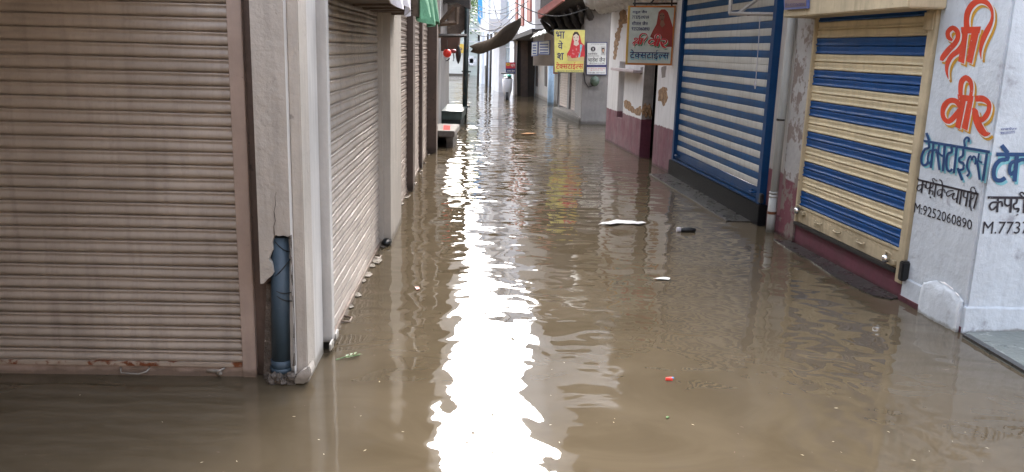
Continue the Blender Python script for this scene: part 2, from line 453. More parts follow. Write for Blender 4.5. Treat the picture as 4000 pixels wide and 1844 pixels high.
VEER = [
    [(606, 748, 30), (604, 690, 36), (614, 630, 42), (646, 602, 44), (680, 630, 36), (690, 690, 26), (682, 748, 26)],
    ['poly', [(580, 730), (706, 742), (700, 788), (588, 776)]],
    ['poly', [(602, 770), (648, 774), (602, 1000), (562, 980)]],
    ['poly', [(660, 776), (700, 782), (658, 1012), (612, 988)]],
    [(606, 838, 30), (574, 786, 42), (524, 778, 40), (484, 812, 46), (466, 868, 34), (478, 918, 34), (514, 940, 38), (560, 900, 42), (600, 850, 40)],
    [(718, 764, 46), (776, 764, 50), (822, 796, 36), (824, 850, 34), (800, 900, 42), (764, 932, 34), (748, 905, 22)],
    [(696, 838, 8), (716, 860, 46), (730, 930, 54), (760, 996, 58), (798, 1036, 44), (836, 1030, 6)]]
TEXW = [
    ['poly', [(380, 108), (1000, 210), (997, 236), (383, 132)]],
    W([(408, 45), (432, 118)], 21), W([(428, 140), (430, 182), (392, 200), (366, 255), (362, 315), (380, 345), (410, 336), (424, 305)], 19),
    W([(474, 140), (448, 372)], 19), W([(468, 205), (434, 220), (420, 285), (432, 330), (456, 300)], 15), W([(474, 210), (498, 200), (500, 236)], 15),
    W([(526, 150), (520, 225), (560, 262)], 15), W([(508, 222), (530, 392)], 19), W([(578, 165), (562, 402)], 21),
    W([(640, 175), (642, 222), (608, 240), (594, 310), (600, 380), (624, 402), (650, 380)], 19), W([(690, 180), (664, 420)], 19),
    W([(752, 195), (746, 258), (716, 280), (716, 312), (752, 328), (752, 378), (716, 392)], 19), W([(700, 372), (742, 486)], 21), W([(768, 172), (760, 120), (784, 88), (804, 100), (800, 130)], 17),
    W([(836, 300), (820, 262), (796, 296), (786, 360), (808, 416), (784, 448)], 17), W([(828, 300), (850, 262), (870, 290), (862, 340)], 15),
    W([(900, 235), (892, 300), (930, 322)], 15), W([(880, 300), (906, 482)], 19), W([(972, 235), (934, 492)], 21)]
TEK2 = [
    ['poly', [(1045, 226), (1420, 228), (1420, 264), (1045, 262)]], W([(1094, 160), (1152, 232)], 38),
    W([(1142, 250), (1148, 288), (1078, 300), (1030, 360), (1020, 430), (1040, 478), (1088, 486), (1128, 460)], 36),
    W([(1236, 250), (1214, 496)], 36), W([(1228, 306), (1182, 326), (1166, 388), (1180, 430), (1216, 400)], 30), W([(1240, 310), (1280, 292), (1320, 300), (1330, 350)], 30)]
KAPDE = [
    ['poly', [(325, 470), (892, 606), (888, 624), (325, 488)]],
    W([(372, 488), (358, 602)], 15), W([(366, 528), (334, 530), (318, 558), (332, 584), (360, 562)], 10), W([(370, 532), (390, 526), (394, 560)], 10),
    W([(408, 498), (400, 540), (416, 562), (440, 548)], 10), W([(446, 506), (430, 616)], 15),
    W([(470, 512), (464, 545), (442, 560), (446, 584), (468, 586), (458, 622)], 10), W([(440, 636), (446, 652)], 14), W([(496, 518), (478, 642)], 14),
    W([(480, 512), (460, 480), (476, 468), (492, 488)], 9), W([(500, 482), (506, 494)], 10),
    W([(560, 534), (544, 652)], 15), W([(552, 574), (520, 576), (508, 606), (522, 628), (546, 608)], 10), W([(556, 578), (576, 574), (580, 604)], 10), W([(526, 480), (548, 492), (556, 532)], 11),
    W([(660, 582), (616, 584), (592, 610), (606, 634), (640, 616), (668, 604), (648, 640), (662, 662), (692, 650)], 11), W([(708, 572), (686, 694)], 15),
    W([(736, 578), (714, 710)], 15), W([(758, 586), (752, 634), (780, 650)], 11), W([(794, 592), (772, 728)], 15), W([(824, 600), (806, 735)], 15),
    W([(850, 610), (846, 650), (806, 676), (826, 770)], 10), W([(884, 616), (848, 748)], 15), W([(866, 606), (824, 590), (824, 558), (850, 552), (872, 604)], 11)]
KAP2 = [
    ['poly', [(966, 632), (1420, 636), (1420, 660), (966, 656)]],
    W([(1062, 645), (1054, 782)], 22), W([(1056, 688), (1006, 692), (984, 726), (1006, 760), (1050, 726)], 18), W([(1062, 692), (1096, 684), (1102, 730)], 18),
    W([(1130, 650), (1126, 700), (1150, 722), (1180, 708)], 18), W([(1186, 650), (1176, 786)], 22),
    W([(1240, 652), (1234, 692), (1206, 712), (1214, 748), (1256, 748), (1240, 782)], 18), W([(1236, 800), (1244, 812)], 22), W([(1310, 650), (1300, 790)], 22), W([(1296, 646), (1264, 612), (1286, 596), (1310, 620)], 14)]
def c4(x, y): return (3450 + x / 1.98) / S, (y / 1.98) / S
def c5(x, y): return (3450 + x / 2.376) / S, (500 + y / 2.376) / S

# ================================================================== SETTING
bm_ = MB(); bm_.face([(-60, -40, -.45), (60, -40, -.45), (60, 120, -.45), (-60, 120, -.45)])
structure(bm_.build('street_bed', mat('street_mud', (.08, .065, .045), .9, .2, 2)))

wm = bpy.data.materials.new('muddy_flood_water'); wm.use_nodes = True
nt = wm.node_tree; N, L = nt.nodes, nt.links
wb = N['Principled BSDF']
geo = N.new('ShaderNodeNewGeometry')
sx = N.new('ShaderNodeSeparateXYZ'); L.new(geo.outputs['Position'], sx.inputs[0])
def wnoise(scale, stretch, det=1.0, rg=.4, dist=0.0):
    mp = N.new('ShaderNodeMapping'); mp.inputs['Scale'].default_value = stretch
    L.new(geo.outputs['Position'], mp.inputs['Vector'])
    n = N.new('ShaderNodeTexNoise'); n.inputs['Scale'].default_value = scale; n.inputs['Detail'].default_value = det
    n.inputs['Roughness'].default_value = rg; n.inputs['Distortion'].default_value = dist
    L.new(mp.outputs[0], n.inputs['Vector']); return n.outputs['Fac']
def wr(v, a, b, lo=0, hi=1, smooth=True):
    r = N.new('ShaderNodeMapRange'); r.inputs[1].default_value = a; r.inputs[2].default_value = b; r.inputs[3].default_value = lo; r.inputs[4].default_value = hi
    if smooth: r.interpolation_type = 'SMOOTHSTEP'
    L.new(v, r.inputs[0]); return r.outputs[0]
def wmath(op, a, b):
    x = N.new('ShaderNodeMath'); x.operation = op
    for i, v in enumerate((a, b)):
        if isinstance(v, (int, float)): x.inputs[i].default_value = v
        else: L.new(v, x.inputs[i])
    return x.outputs[0]
yy = sx.outputs[1]
calm = wr(yy, 6.5, 13, 0, 1)
patch = wr(wnoise(.45, (1, 1, 1)), .35, .65, .6, 1.25)
a1 = wmath('MULTIPLY', wnoise(2.4, (.7, 1.15, 1), 1.0, .4, .4), wr(yy, 6, 15, .0085, .029))
a2 = wmath('MULTIPLY', wnoise(6.0, (.55, 1.2, 1), .5, .4, .5), wmath('MULTIPLY', calm, .0042))
a3 = wmath('MULTIPLY', wnoise(5.2, (.8, 1, 1), 0, .4, .8), wr(yy, 2.2, 6, .0028, .005))
a4 = wmath('MULTIPLY', wnoise(26, (.8, 1, 1), 1, .4, .2), .00012)
hh = wmath('MULTIPLY', wmath('ADD', wmath('ADD', a1, a2), a3), patch)
hh = wmath('ADD', hh, a4)
bp = N.new('ShaderNodeBump'); bp.inputs['Strength'].default_value = 1; bp.inputs['Distance'].default_value = 1
L.new(hh, bp.inputs['Height']); L.new(bp.outputs[0], wb.inputs['Normal'])
mx = N.new('ShaderNodeMix'); mx.data_type = 'RGBA'
mx.inputs[6].default_value = (.068, .052, .032, 1); mx.inputs[7].default_value = (.090, .070, .045, 1)
L.new(wr(wnoise(.9, (.7, 1.2, 1), 5, .6, 2.4), .3, .72), mx.inputs[0])
L.new(mx.outputs[2], wb.inputs['Base Color'])
L.new(wr(wnoise(1.6, (.8, 1.2, 1), 5, .65, 1.8), .50, .72, .012, .085), wb.inputs['Roughness'])
wb.inputs['IOR'].default_value = 1.42
bm_ = MB(); bm_.face([(-60, -40, 0), (60, -40, 0), (60, 120, 0), (-60, 120, 0)])
structure(bm_.build('water', wm))

# ================================================================== LEFT CORNER BUILDING
p0 = G(648, 946)
FF = Frame((p0.x - 4 * math.cos(R(2.0)), p0.y - 4 * math.sin(R(2.0))), (p0.x, p0.y))       # front, facing the crossing
FSd = Frame(G(822, 882), G(1078, 378))                                                       # side, along the alley
bl = thing('corner_building', (-1.3, 4.6, 0), 'long beige corner building with pale pillars and brown roller shutters', 'building')

# front shutter
zr = FF.z_at(606, 912); zt = FF.z_at(572, 15 / S)
pit = (zt - zr) / 28
ui = lambda z: FF.at(613, 930)[0]
mb = curtain(FF, lambda z: (FF.L - 3.9, ui(z) + .01), 0, zr, pit, 36, LATH_BEAD)
shut = mb.build('roller_shutter', M_shut, bl, smooth=True)
mb = MB(); mb.fbox(FF, FF.L - 3.9, ui(0), -.02, .012, -.3, zr - .022); mb.build('bottom_rail', M_rail, shut, bevel=.003)
mb = MB(); mb.fbox(FF, FF.L - 3.9, ui(0), -.015, .026, zr - .021, zr + .004); mb.build('rail_lip', M_rust, shut, bevel=.003)
u1 = FF.at(647, 930, 0)[0]
mb = MB(); mb.fbox(FF, ui(0), u1, -.05, .02, -.3, 3.3); mb.build('guide_rail', M_rail, shut, bevel=.004)
mb = MB()
h = [FF.at(*q) for q in ((306, 923), (312, 932), (356, 934), (376, 928), (379, 922))]
mb.tube([FF.p(h[0][0], .012, h[0][1]), FF.p(h[1][0], .04, h[1][1]), FF.p(h[2][0], .045, h[2][1]), FF.p(h[3][0], .04, h[3][1]), FF.p(h[4][0], .012, h[4][1])], .005, 8)
mb.build('handle', M_plight, shut, smooth=True)  # pale colour paints the light caught on handle and hasp
mb = MB(); q = FF.at(535, 932); mb.fbox(FF, q[0] - .03, q[0] + .04, .012, .016, q[1] - .008, q[1] + .012)
mb.tube([FF.p(q[0] + .03, .016, q[1] - .015), FF.p(q[0] + .04, .045, q[1] + .005), FF.p(q[0] + .05, .05, q[1] + .018), FF.p(q[0] + .075, .016, q[1] + .022)], .006, 8)
mb.ball(FF.p(q[0] + .05, .03, q[1] - .004), .014, .012, .014); mb.build('lock_hasp', M_plight, shut, smooth=True)

# brown jamb, then stepped corner pillar with its broken foot
mb = MB(); mb.fbox(FF, u1, u1 + .22, -.25, -.02, -.3, 4.9); mb.build('jamb', M_brown, bl)
pa = G(690, 967)
FA = Frame((pa.x - .3, pa.y - .3 * math.tan(R(2))), (pa.x, pa.y))
def k7(x, y): return (900 + x / 1.698) / S, (850 + y / 1.698) / S
mb = MB()
ztop = 4.9
def aup(x, y): return FA.at(*k7(x, y))
ul, ur = aup(186, 120)[0], aup(410, 500)[0]
top = [aup(288, 122), aup(300, 116), aup(325, 124), aup(350, 118), aup(375, 126), aup(398, 118)]
mb.upoly(FA, [(ul, top[0][1]), *top, (ur, top[-1][1]), (ur, ztop), (ul, ztop)], -.14, 0)
left = [(200, 440), (222, 436), (242, 410), (268, 392), (286, 368), (280, 330), (272, 300), (252, 280), (268, 240), (282, 215), (276, 170), (284, 140)]
q = [aup(*p) for p in left] + [top[0], (ul, top[0][1])]
q[0] = (ul, q[0][1])
mb.upoly(FA, q, -.14, 0)
pil = mb.build('corner_pillar', M_plast, bl, bevel=0)
mb = MB()
rt_ = [(396, 118), (402, 200), (405, 260), (416, 310), (412, 380), (420, 450), (418, 520), (428, 600), (432, 700), (428, 800), (432, 900), (422, 985)]
q = [aup(p[0] - 12, p[1]) for p in rt_]
q2 = [(ur + .003, a[1]) for a in q]
for a in range(len(q) - 1):
    mb.upoly(FA, [q[a], q2[a], q2[a + 1], q[a + 1]], -.13, -.002 - .004 * (a % 2))
mb.upoly(FA, [(ul + .02, -.3), (ur, -.3), (ur, top[0][1] + .02), (ul + .02, top[0][1] + .02)], -.2, -.125)
for k in range(16):
    x = 262 + 150 * k / 15; u_, z_ = aup(x, 1075 + 18 * math.sin(k * 1.7))
    mb.ball(FA.p(u_, -.03 + .02 * math.sin(k * 2.3), z_), .022 + .008 * math.sin(k), .035, .028, 7, 5, .5)
mb.upoly(FA, [FA.at(*p) for p in rough_edge([k7(256, 1112), k7(262, 1082), k7(420, 1078), k7(430, 1110)], 2, 6)], -.12, .0)
low = [aup(*p) for p in [(215, 470), (252, 466), (250, 560), (268, 600), (262, 700), (266, 790), (258, 900), (268, 1000), (264, 1105), (196, 1105), (205, 800)]]
mb.upoly(FA, low, -.14, -.075)
mb.build('broken_mortar', M_mort, pil)
# return faces of the stepped corner, paler to paint in the alley light
pc0 = FA.p(ur, 0, 0)
pc1 = G(776, 960)
FC = Frame((pc1.x - .2, pc1.y - .2 * math.tan(R(2))), (pc1.x, pc1.y))
uc0 = FC.at(*k7(447, 550))[0]; uc1 = FC.at(*k7(514, 900))[0]
mb = MB()
mb.prism([pc0 + Vector((0, .16, -.3)), pc0 + Vector((0, 0, -.3)), FC.p(uc0 - .012, 0, -.3), FC.p(uc0 - .012, -.1, -.3)],
         [pc0 + Vector((0, .16, ztop)), pc0 + Vector((0, 0, ztop)), FC.p(uc0 - .012, 0, ztop), FC.p(uc0 - .012, -.1, ztop)])
mb.build('pillar_edge', M_plight, pil, bevel=.004)
mb = MB(); mb.fbox(FC, uc0 - .014, uc1, -.2, .012, -.3, ztop); mb.build('pillar_rib', M_plast, pil, bevel=.006)
pe = G(814, 888)
pq = FC.p(uc1, 0.0, 0)
mb = MB(); mb.prism([pq + Vector((-.1, 0, -.3)), pq + Vector((.0, 0, -.3)), Vector((pe.x, pe.y, -.3)), Vector((pe.x - .15, pe.y, -.3))],
                    [pq + Vector((-.1, 0, ztop)), pq + Vector((.0, 0, ztop)), Vector((pe.x, pe.y, ztop)), Vector((pe.x - .15, pe.y, ztop))])
mb.build('pillar_return', M_plight, pil, bevel=.003)
mb = MB()
mb.upoly(FA, [FA.at(*p, .01) for p in rough_edge([k7(424, 1106), k7(428, 1060), k7(462, 1030), k7(520, 985), k7(540, 1035), k7(500, 1100)], 3, 7)], -.10, .012)
mb.build('plaster_foot', M_plast, pil, bevel=.006)
mb = MB()
ck = [aup(*p) for p in [(292, 118), (288, 60), (298, 20), (290, -40), (300, -90), (296, -140), (305, -170)]]
for k in range(len(ck) - 1):
    (ua_, za_), (ub_, zb_) = ck[k], ck[k + 1]; t_ = .0028 * (1 - k / 8)
    mb.face([FA.p(ua_ - t_, .0015, za_), FA.p(ua_ + t_, .0015, za_), FA.p(ub_ + t_ * .9, .0015, zb_), FA.p(ub_ - t_ * .9, .0015, zb_)])
mb.build('crack', M_mort, pil)
# buried drain pipe
ax_t = FA.at(*k7(337, 120), -.075); ax_b = FA.at(*k7(342, 1000), -.075)
rp = abs(FA.at(*k7(404, 500), -.075)[0] - FA.at(*k7(268, 500), -.075)[0]) / 2
A_, B_ = FA.p(ax_t[0], -.075, ax_t[1] + .0), FA.p(ax_b[0], -.075, ax_b[1])
mb = MB(); mb.tube([A_, B_], rp, 28)
mb.tube([B_ + Vector((0, 0, .06)), B_ + Vector((0, 0, .0))], rp * 1.06, 28)
mb.tube([B_ + Vector((0, 0, .015)), B_ - Vector((0, 0, .012))], rp * 1.14, 28)
mb.tube([B_ - Vector((0, 0, .005)), B_ - Vector((0, 0, .25))], rp * .78, 24)
dp = mb.build('drain_pipe', M_pipe, bl, smooth=False)
for p_ in dp.data.polygons: p_.use_smooth = len(p_.vertices) == 4
mb = MB()
for (xa, ya), (xb, yb) in (((290, 165), (400, 250)), ((396, 275), (270, 415)), ((265, 480), (400, 512)), ((270, 505), (410, 575))):
    pts = []
    for k in range(9):
        t = k / 8; x = xa + (xb - xa) * t; y = ya + (yb - ya) * t + 10 * math.sin(math.pi * t)
        uu, zz = FA.at(*k7(x, y), 0)
        du = (uu - ax_t[0]) / (rp * 1.015); du = max(-.96, min(.96, du))
        pts.append(FA.p(ax_t[0] + du * rp * 1.015, -.075 + rp * 1.015 * math.sqrt(1 - du * du), zz))
    mb.tube(pts, .0026, 6)
mb.build('wire', M_black, dp, smooth=True)

# side shutters down the alley
def side_u(x, y, w=0): return FSd.at(x, y, w)[0]
us = [side_u(829, 870), side_u(957, 598), side_u(985, 572), side_u(1025, 464), side_u(1031, 455), side_u(1055, 412), side_u(1058, 408), side_u(1075, 382)]
def side_shutter(ua, ub, m_, nl, locks=True):
    mb = curtain(FSd, lambda z: (ua, ub), -.02, .02, .0785, nl, LATH_BEAD)
    s_ = mb.build('roller_shutter', m_, bl, smooth=True)
    mb = MB(); mb.fbox(FSd, ua, ub, -.05, .005, -.3, .03); mb.build('bottom_rail', M_rail, s_)
    for f in (.18, .82):
        u = ua + (ub - ua) * f; mb = MB()
        mb.tube([FSd.p(u - .06, 0, .012), FSd.p(u - .05, .06, .006), FSd.p(u + .05, .06, .006), FSd.p(u + .06, 0, .012)], .007, 8)
        mb.build('handle', M_rail, s_, smooth=True)
    return s_
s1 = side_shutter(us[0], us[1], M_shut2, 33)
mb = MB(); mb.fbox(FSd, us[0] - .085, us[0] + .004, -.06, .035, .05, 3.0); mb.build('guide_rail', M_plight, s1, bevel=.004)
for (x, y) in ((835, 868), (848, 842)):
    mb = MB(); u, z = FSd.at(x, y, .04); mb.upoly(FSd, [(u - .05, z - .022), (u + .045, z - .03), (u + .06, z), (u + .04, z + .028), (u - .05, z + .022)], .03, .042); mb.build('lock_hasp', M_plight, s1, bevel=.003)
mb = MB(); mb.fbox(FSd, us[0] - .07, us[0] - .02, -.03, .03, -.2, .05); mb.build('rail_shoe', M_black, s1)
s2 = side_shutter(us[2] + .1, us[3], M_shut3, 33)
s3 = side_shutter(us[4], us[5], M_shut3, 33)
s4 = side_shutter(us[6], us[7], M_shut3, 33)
mb = MB(); mb.fbox(FSd, us[1] + .02, us[2] + .08, -.15, .10, -.3, 3.0); mb.fbox(FSd, us[1] - .03, us[1] + .02, -.1, .03, -.3, 3.0); mb.build('shop_pier', M_plast, bl, bevel=.006)
mb = MB(); mb.fbox(FSd, us[3] + .04, us[4], -.15, .07, -.3, 3.0); mb.build('shop_pier', M_brown, bl, bevel=.005)
mb = MB(); mb.fbox(FSd, us[5], us[6], -.15, .04, -.3, 3.0); mb.build('shop_pier', M_brown, bl, bevel=.005)
ue = side_u(1076, 380); 
mb = MB(); mb.fbox(FSd, us[7], us[7] + .5, -.15, .16, -.3, 3.2); mb.build('shop_pier', M_brown, bl, bevel=.008)
mb = MB(); u, z = FSd.at(963, 604, .1); mb.ball(FSd.p(us[1], .06, .03), .05, .09, .035); mb.build('padlock', M_black, s1, smooth=True)
# backing wall and floors above (mostly out of frame, they close the alley and shade it)
Lend = us[7] + .5
mb = MB(); mb.fbox(FSd, .0, Lend, -.6, -.13, -.3, 2.75); mb.fbox(FSd, .6, Lend, -3.5, .36, 3.05, 5.0); mb.fbox(FF, -1, FF.L - .1, -4, -.3, -.3, 5.2)
mb.build('upper_wall', M_upper, bl)
# dirty canopy over the side shutters
zc = FSd.z_at(963, 35)
mb = MB()
uo0, uo1 = .35, FSd.u_at(1092, 52, .48)
for k in range(18):
    a = uo0 + (uo1 - uo0) * k / 18; b = uo0 + (uo1 - uo0) * (k + 1) / 18 + .004
    z0 = zc + .02 * math.sin(k * 1.9)
    mb.prism([FSd.p(a, -.1, z0), FSd.p(b, -.1, z0), FSd.p(b, .48, z0 + .02), FSd.p(a, .48, z0 + .02)], [FSd.p(a, -.1, 3.0), FSd.p(b, -.1, 3.0), FSd.p(b, .5, 2.95), FSd.p(a, .5, 2.95)])
mb.build('canopy_slab', M_canopy, bl)
mb = MB(); mb.fbox(FF, FF.L - 4.4, FF.L - .35, -.3, 1.2, 2.28, 2.42); mb.fbox(FF, FF.L - 5.4, FF.L - .6, 1.2, 2.5, 2.28, 2.42); mb.build('unseen_shade_slab', M_upper, bl)  # unseen overhang, sized to darken the top of the front shutter

# banner, board and cloth on the canopy edge
FE = Frame(FSd.p(0, .52, 0), FSd.p(10, .52, 0))
def scallop_panel(F, pts, w, t, m_, name, label, cat, folds=5, amp=.03):
    q = [F.at(x, y, w) for x, y in pts]
    u0, u1 = q[0][0], q[1][0]
    mb = MB(); n = folds * 6
    up_, lo = [], []
    for k in range(n + 1):
        f = k / n; u = u0 + (u1 - u0) * f
        zt_ = q[0][1] + (q[1][1] - q[0][1]) * f; zb = q[3][1] + (q[2][1] - q[3][1]) * f
        ww = w + amp * math.sin(f * folds * 2 * math.pi)
        up_.append((u, zt_, ww * .3 + w * .7)); lo.append((u, zb + .02 * math.sin(f * folds * 4), ww))
    for k in range(n):
        a, b, c, d = up_[k], up_[k + 1], lo[k + 1], lo[k]
        mb.prism([F.p(*(x[0], x[2], x[1])) for x in (a, b, c, d)], [F.p(x[0], x[2] + t, x[1]) for x in (a, b, c, d)])
    return tag(mb.build(name, m_, smooth=False), label, cat)
scallop_panel(FE, [(972, -50), (1031, -12), (1036, 38), (972, -8)], .0, .006, M_cls, 'cloth_banner', 'pale folded banner hung along the edge of the left canopy', 'banner', 3, .025)
mb = MB(); mb.fpoly(FE, [(1037, -40), (1058, -35), (1060, 45), (1038, 40)], 0, .03); tag(mb.build('hanging_board', M_canopy), 'plain brown board between the pale banner and green cloth', 'board')
scallop_panel(FE, [(1056, -40), (1094, -40), (1088, 60), (1052, 46)], .05, .006, M_tarp, 'green_cloth', 'green cloth sheet hanging from the left canopy corner', 'cloth', 3, .06)
Fc = Frame(FE.p(FE.u_at(1090, 40), .06, 0), FE.p(FE.u_at(1090, 40) + .1, .9, 0))
mb = MB(); z9 = FE.at(1092, 40, .06)
pp = [D(1086, 38, 15.8), D(1098, 30, 15.6), D(1106, 58, 15.5), D(1099, 76, 15.55), D(1090, 84, 15.7)]
mb.prism(pp, [p + Vector((.0, .05, .004)) for p in pp]); tag(mb.build('cloth_scrap', M_tarp), 'torn green cloth corner dangling below the green sheet', 'cloth')

# ================================================================== LEFT BUILDINGS FURTHER ON
lf = thing('old_building', (-2.2, 20, 0), 'old dark building behind the iron pole with narrow doorways', 'building')
FL2 = Frame(FSd.p(Lend, 0, 0), G(1100, 330))
FL2 = Frame((FSd.p(Lend, -.05, 0).x, FSd.p(Lend, 0, 0).y), (-1.95, 30))
mb = MB(); mb.fbox(FL2, 0, 3.4, -3, -.12, -.3, 3.4); mb.fbox(FL2, 3.4, 7.5, -3, -.03, -.3, 3.4); mb.fbox(FL2, 0, 12, -3, .38, 3.4, 5.0); mb.build('wall', M_cement, lf)
mb = MB(); mb.fbox(FL2, .2, 1.3, -.12, -.08, -.3, 2.3); mb.build('door', M_door, lf)
mb = curtain(FL2, lambda z: (1.6, 3.2), -.10, 0, .08, 28, LATH_BEAD); mb.build('roller_shutter', M_shut3, lf, smooth=True)
mb = MB(); q_ = D(1102, 250, 19.6); mb.tube([(q_.x, q_.y, -.3), (q_.x, q_.y, 3.0)], .05, 12); mb.build('drain_pipe', M_pvc, lf, smooth=True)
mb = MB(); mb.fbox(FL2, 1.35, 1.55, -.10, .02, 1.45, 1.72); mb.build('meter_box', M_tin, lf, bevel=.01)
lt = thing('tan_building', (-3, 36, 0), 'narrow tan fronted building with dark plinth beyond the pole', 'building')
Yt = 30.
a, b = D(1109, 200, Yt), D(1121, 200, Yt)
Ft = Frame((a.x - 2.0, Yt), (b.x, Yt))
mb = MB(); mb.fbox(Ft, 0, Ft.L, -1.2, 0, Ft.z_at(1115, 220), 3.6); mb.build('wall', M_tan, lt)
mb = MB(); mb.fbox(Ft, 0, Ft.L + .02, -1.25, .03, -.3, Ft.z_at(1115, 220)); mb.build('plinth', M_irondk, lt)

# timber canopy, its brackets
tc = thing('timber_canopy', (-1.9, 18, 0), 'dark timber canopy with sloping struts above the red lantern', 'canopy')
Yc = 17.6
def dq(px, Y0, Y1, mb):
    mb.prism([D(x, y, Y0) for x, y in px], [D(x, y, Y0) + Vector((0, Y1 - Y0, 0)) for x, y in px])
mb = MB(); dq([(1084, -60), (1182, -60), (1182, 24), (1150, 6), (1128, 10), (1118, 6), (1084, 30)], 20.5, 21.0, mb); mb.build('roof_boards', M_irondk, tc)
mb = MB(); dq([(1105, -60), (1180, -60), (1180, 60), (1150, 92), (1108, 88)], 22.2, 22.6, mb); mb.build('back_boards', M_canopy, tc)
def bar(a, b, r, mb, n=4): mb.tube([a, b], r, n)
for q in (((1102, 66), (1142, 16)), ((1105, 61), (1148, 57)), ((1149, 60), (1150, 18)), ((1103, 62), (1103, 96))):
    mb = MB(); bar(D(*q[0], Yc), D(*q[1], Yc), .045, mb); mb.build('strut', M_wood, tc)
mb = MB(); bar(D(1062, 89, Yc - .2), D(1174, 90, Yc), .035, mb); mb.build('cross_bar', M_irondk, tc)
# hanging dark box, lantern and odds
mb = MB(); dq([(1108, 92), (1156, 92), (1152, 132), (1110, 128)], 19.6, 20.0, mb); tag(mb.build('hanging_crate', M_wbox), 'dark brown hanging box above the red lantern', 'box')
lan = thing('red_lantern', D(1125, 135, 18.0), 'round red lantern hanging under the timber canopy', 'lantern')
mb = MB()
c0 = D(1125, 134, 18.0); rl = 10.5 * S * 18 / FOC
mb.ball(c0, rl, rl, rl * 1.0, 18, 12); mb.build('lantern_body', M_red, lan, smooth=True)
mb = MB(); mb.tube([c0 + Vector((0, 0, rl * .93)), c0 + Vector((0, 0, rl * 1.15))], rl * .4, 12); mb.tube([c0 + Vector((0, 0, rl * 1.1)), c0 + Vector((0, 0, rl * 3))], .006, 5); mb.build('lantern_cap', M_black, lan)
mb = MB(); c1 = D(1128, 152, 18); mb.tube([c0 - Vector((-.05, 0, rl)), D(1130, 149, 18), D(1125, 153, 18), D(1121, 152, 18)], .012, 6); mb.build('hook', M_black, lan)
mb = MB(); c2 = D(1141, 129, 18.3); mb.ball(c2, .075, .06, .045); tag(mb.build('red_pouch', M_maroonpl, smooth=True), 'small dark red pouch hanging right of the lantern', 'pouch')
mb = MB(); mb.tube([D(1141, 133, 18.3), D(1142, 145, 18.3), D(1140, 154, 18.3)], .013, 6); tag(mb.build('hanging_strap', M_black), 'thin black strap hanging between lantern and black oval', 'strap')
mb = MB(); c3 = D(1153, 140, 18.2); mb.tube([c3 + Vector((0, 0, .22)), c3 + Vector((0, 0, .17)), c3 + Vector((0, 0, .08)), c3, c3 - Vector((0, 0, .1)), c3 - Vector((0, 0, .17))], [.012, .03, .055, .06, .04, .01], 12)
tag(mb.build('black_gourd', M_black, smooth=True), 'long black oval object hanging beside the iron pole', 'hanging object')

# iron pole
pp0 = G(1168, 304)
pole = thing('iron_pole', (pp0.x, pp0.y, 0), 'dark green iron pole standing in the flooded alley', 'pole')
rp2 = 11 * S * pp0.y / FOC / 2 * 1.1
ptop = D(1177, -40, pp0.y)
mb = MB(); mb.tube([Vector((pp0.x, pp0.y, -.4)), ptop], rp2, 16); mb.build('shaft', M_iron, pole, smooth=True)
for yv in (180, 268):
    c = D(1170 + (304 - yv) * .025, yv, pp0.y); mb = MB(); mb.tube([c - Vector((0, 0, .025)), c + Vector((0, 0, .025))], rp2 * 1.25, 16); mb.fbox(Frame((c.x - .12, c.y), (c.x + .12, c.y)), 0, .24, -.02, .02, c.z - .02, c.z + .02); mb.build('collar', M_iron, pole)

# stone bench and green counter
g0 = G(1143, 372); g1 = G(1084, 372)
Fb = Frame((g1.x - .2, g0.y), (g0.x, g0.y))
sb = thing('stone_bench', (g0.x - .3, g0.y + .3, 0), 'grey stone slab bench with a red patch beside the brown shutters', 'bench')
zt0, zb0 = Fb.z_at(1143, 330), Fb.z_at(1143, 346)
dep = (G(1143, 312, zt0).y - g0.y)
mb = MB(); mb.fbox(Fb, 0, Fb.L, -dep, 0, zb0, zt0); mb.build('slab', M_stone, sb, bevel=.012)
ug = Fb.u_at(1122, 360)
mb = MB(); mb.fbox(Fb, ug, Fb.L - .03, -dep * .8, -.04, -.35, zb0); mb.build('leg', M_stone, sb, bevel=.012)
mb = MB(); mb.fbox(Fb, 0, ug, -dep * .95, -dep * .8, -.35, zb0); mb.build('back_support', M_cement, sb)
ra, rb_, rc, rd = [G(x, y, zt0 + .003) for x, y in ((1115, 327), (1132, 327), (1133, 316), (1116, 315))]
mb = MB(); mb.face([ra, rb_, rc, rd]); mb.build('red_patch', M_redp, sb)
g0 = G(1161, 320)
Fg = Frame((G(1094, 320).x, g0.y), (g0.x, g0.y))
gc = thing('metal_counter', (g0.x - .5, g0.y, 0), 'dark green metal counter standing in water behind the stone bench', 'counter')
zt1, zm1 = Fg.z_at(1160, 282), Fg.z_at(1160, 302)
dp1 = max(.5, G(1160, 265, zt1).y - g0.y)
mb = MB(); mb.fbox(Fg, -.3, Fg.L, -dp1, 0, zm1, zt1 - .02); mb.build('front_panel', M_greenp, gc, bevel=.01)
mb = MB(); mb.fbox(Fg, -.3, Fg.L + .02, -dp1 - .02, .03, zt1 - .02, zt1 + .015); mb.build('top', M_greenp, gc, bevel=.006)
mb = MB(); mb.fbox(Fg, -.3, Fg.L - .03, -dp1, -.05, -.35, zm1 - .004); mb.build('base', M_iron, gc)

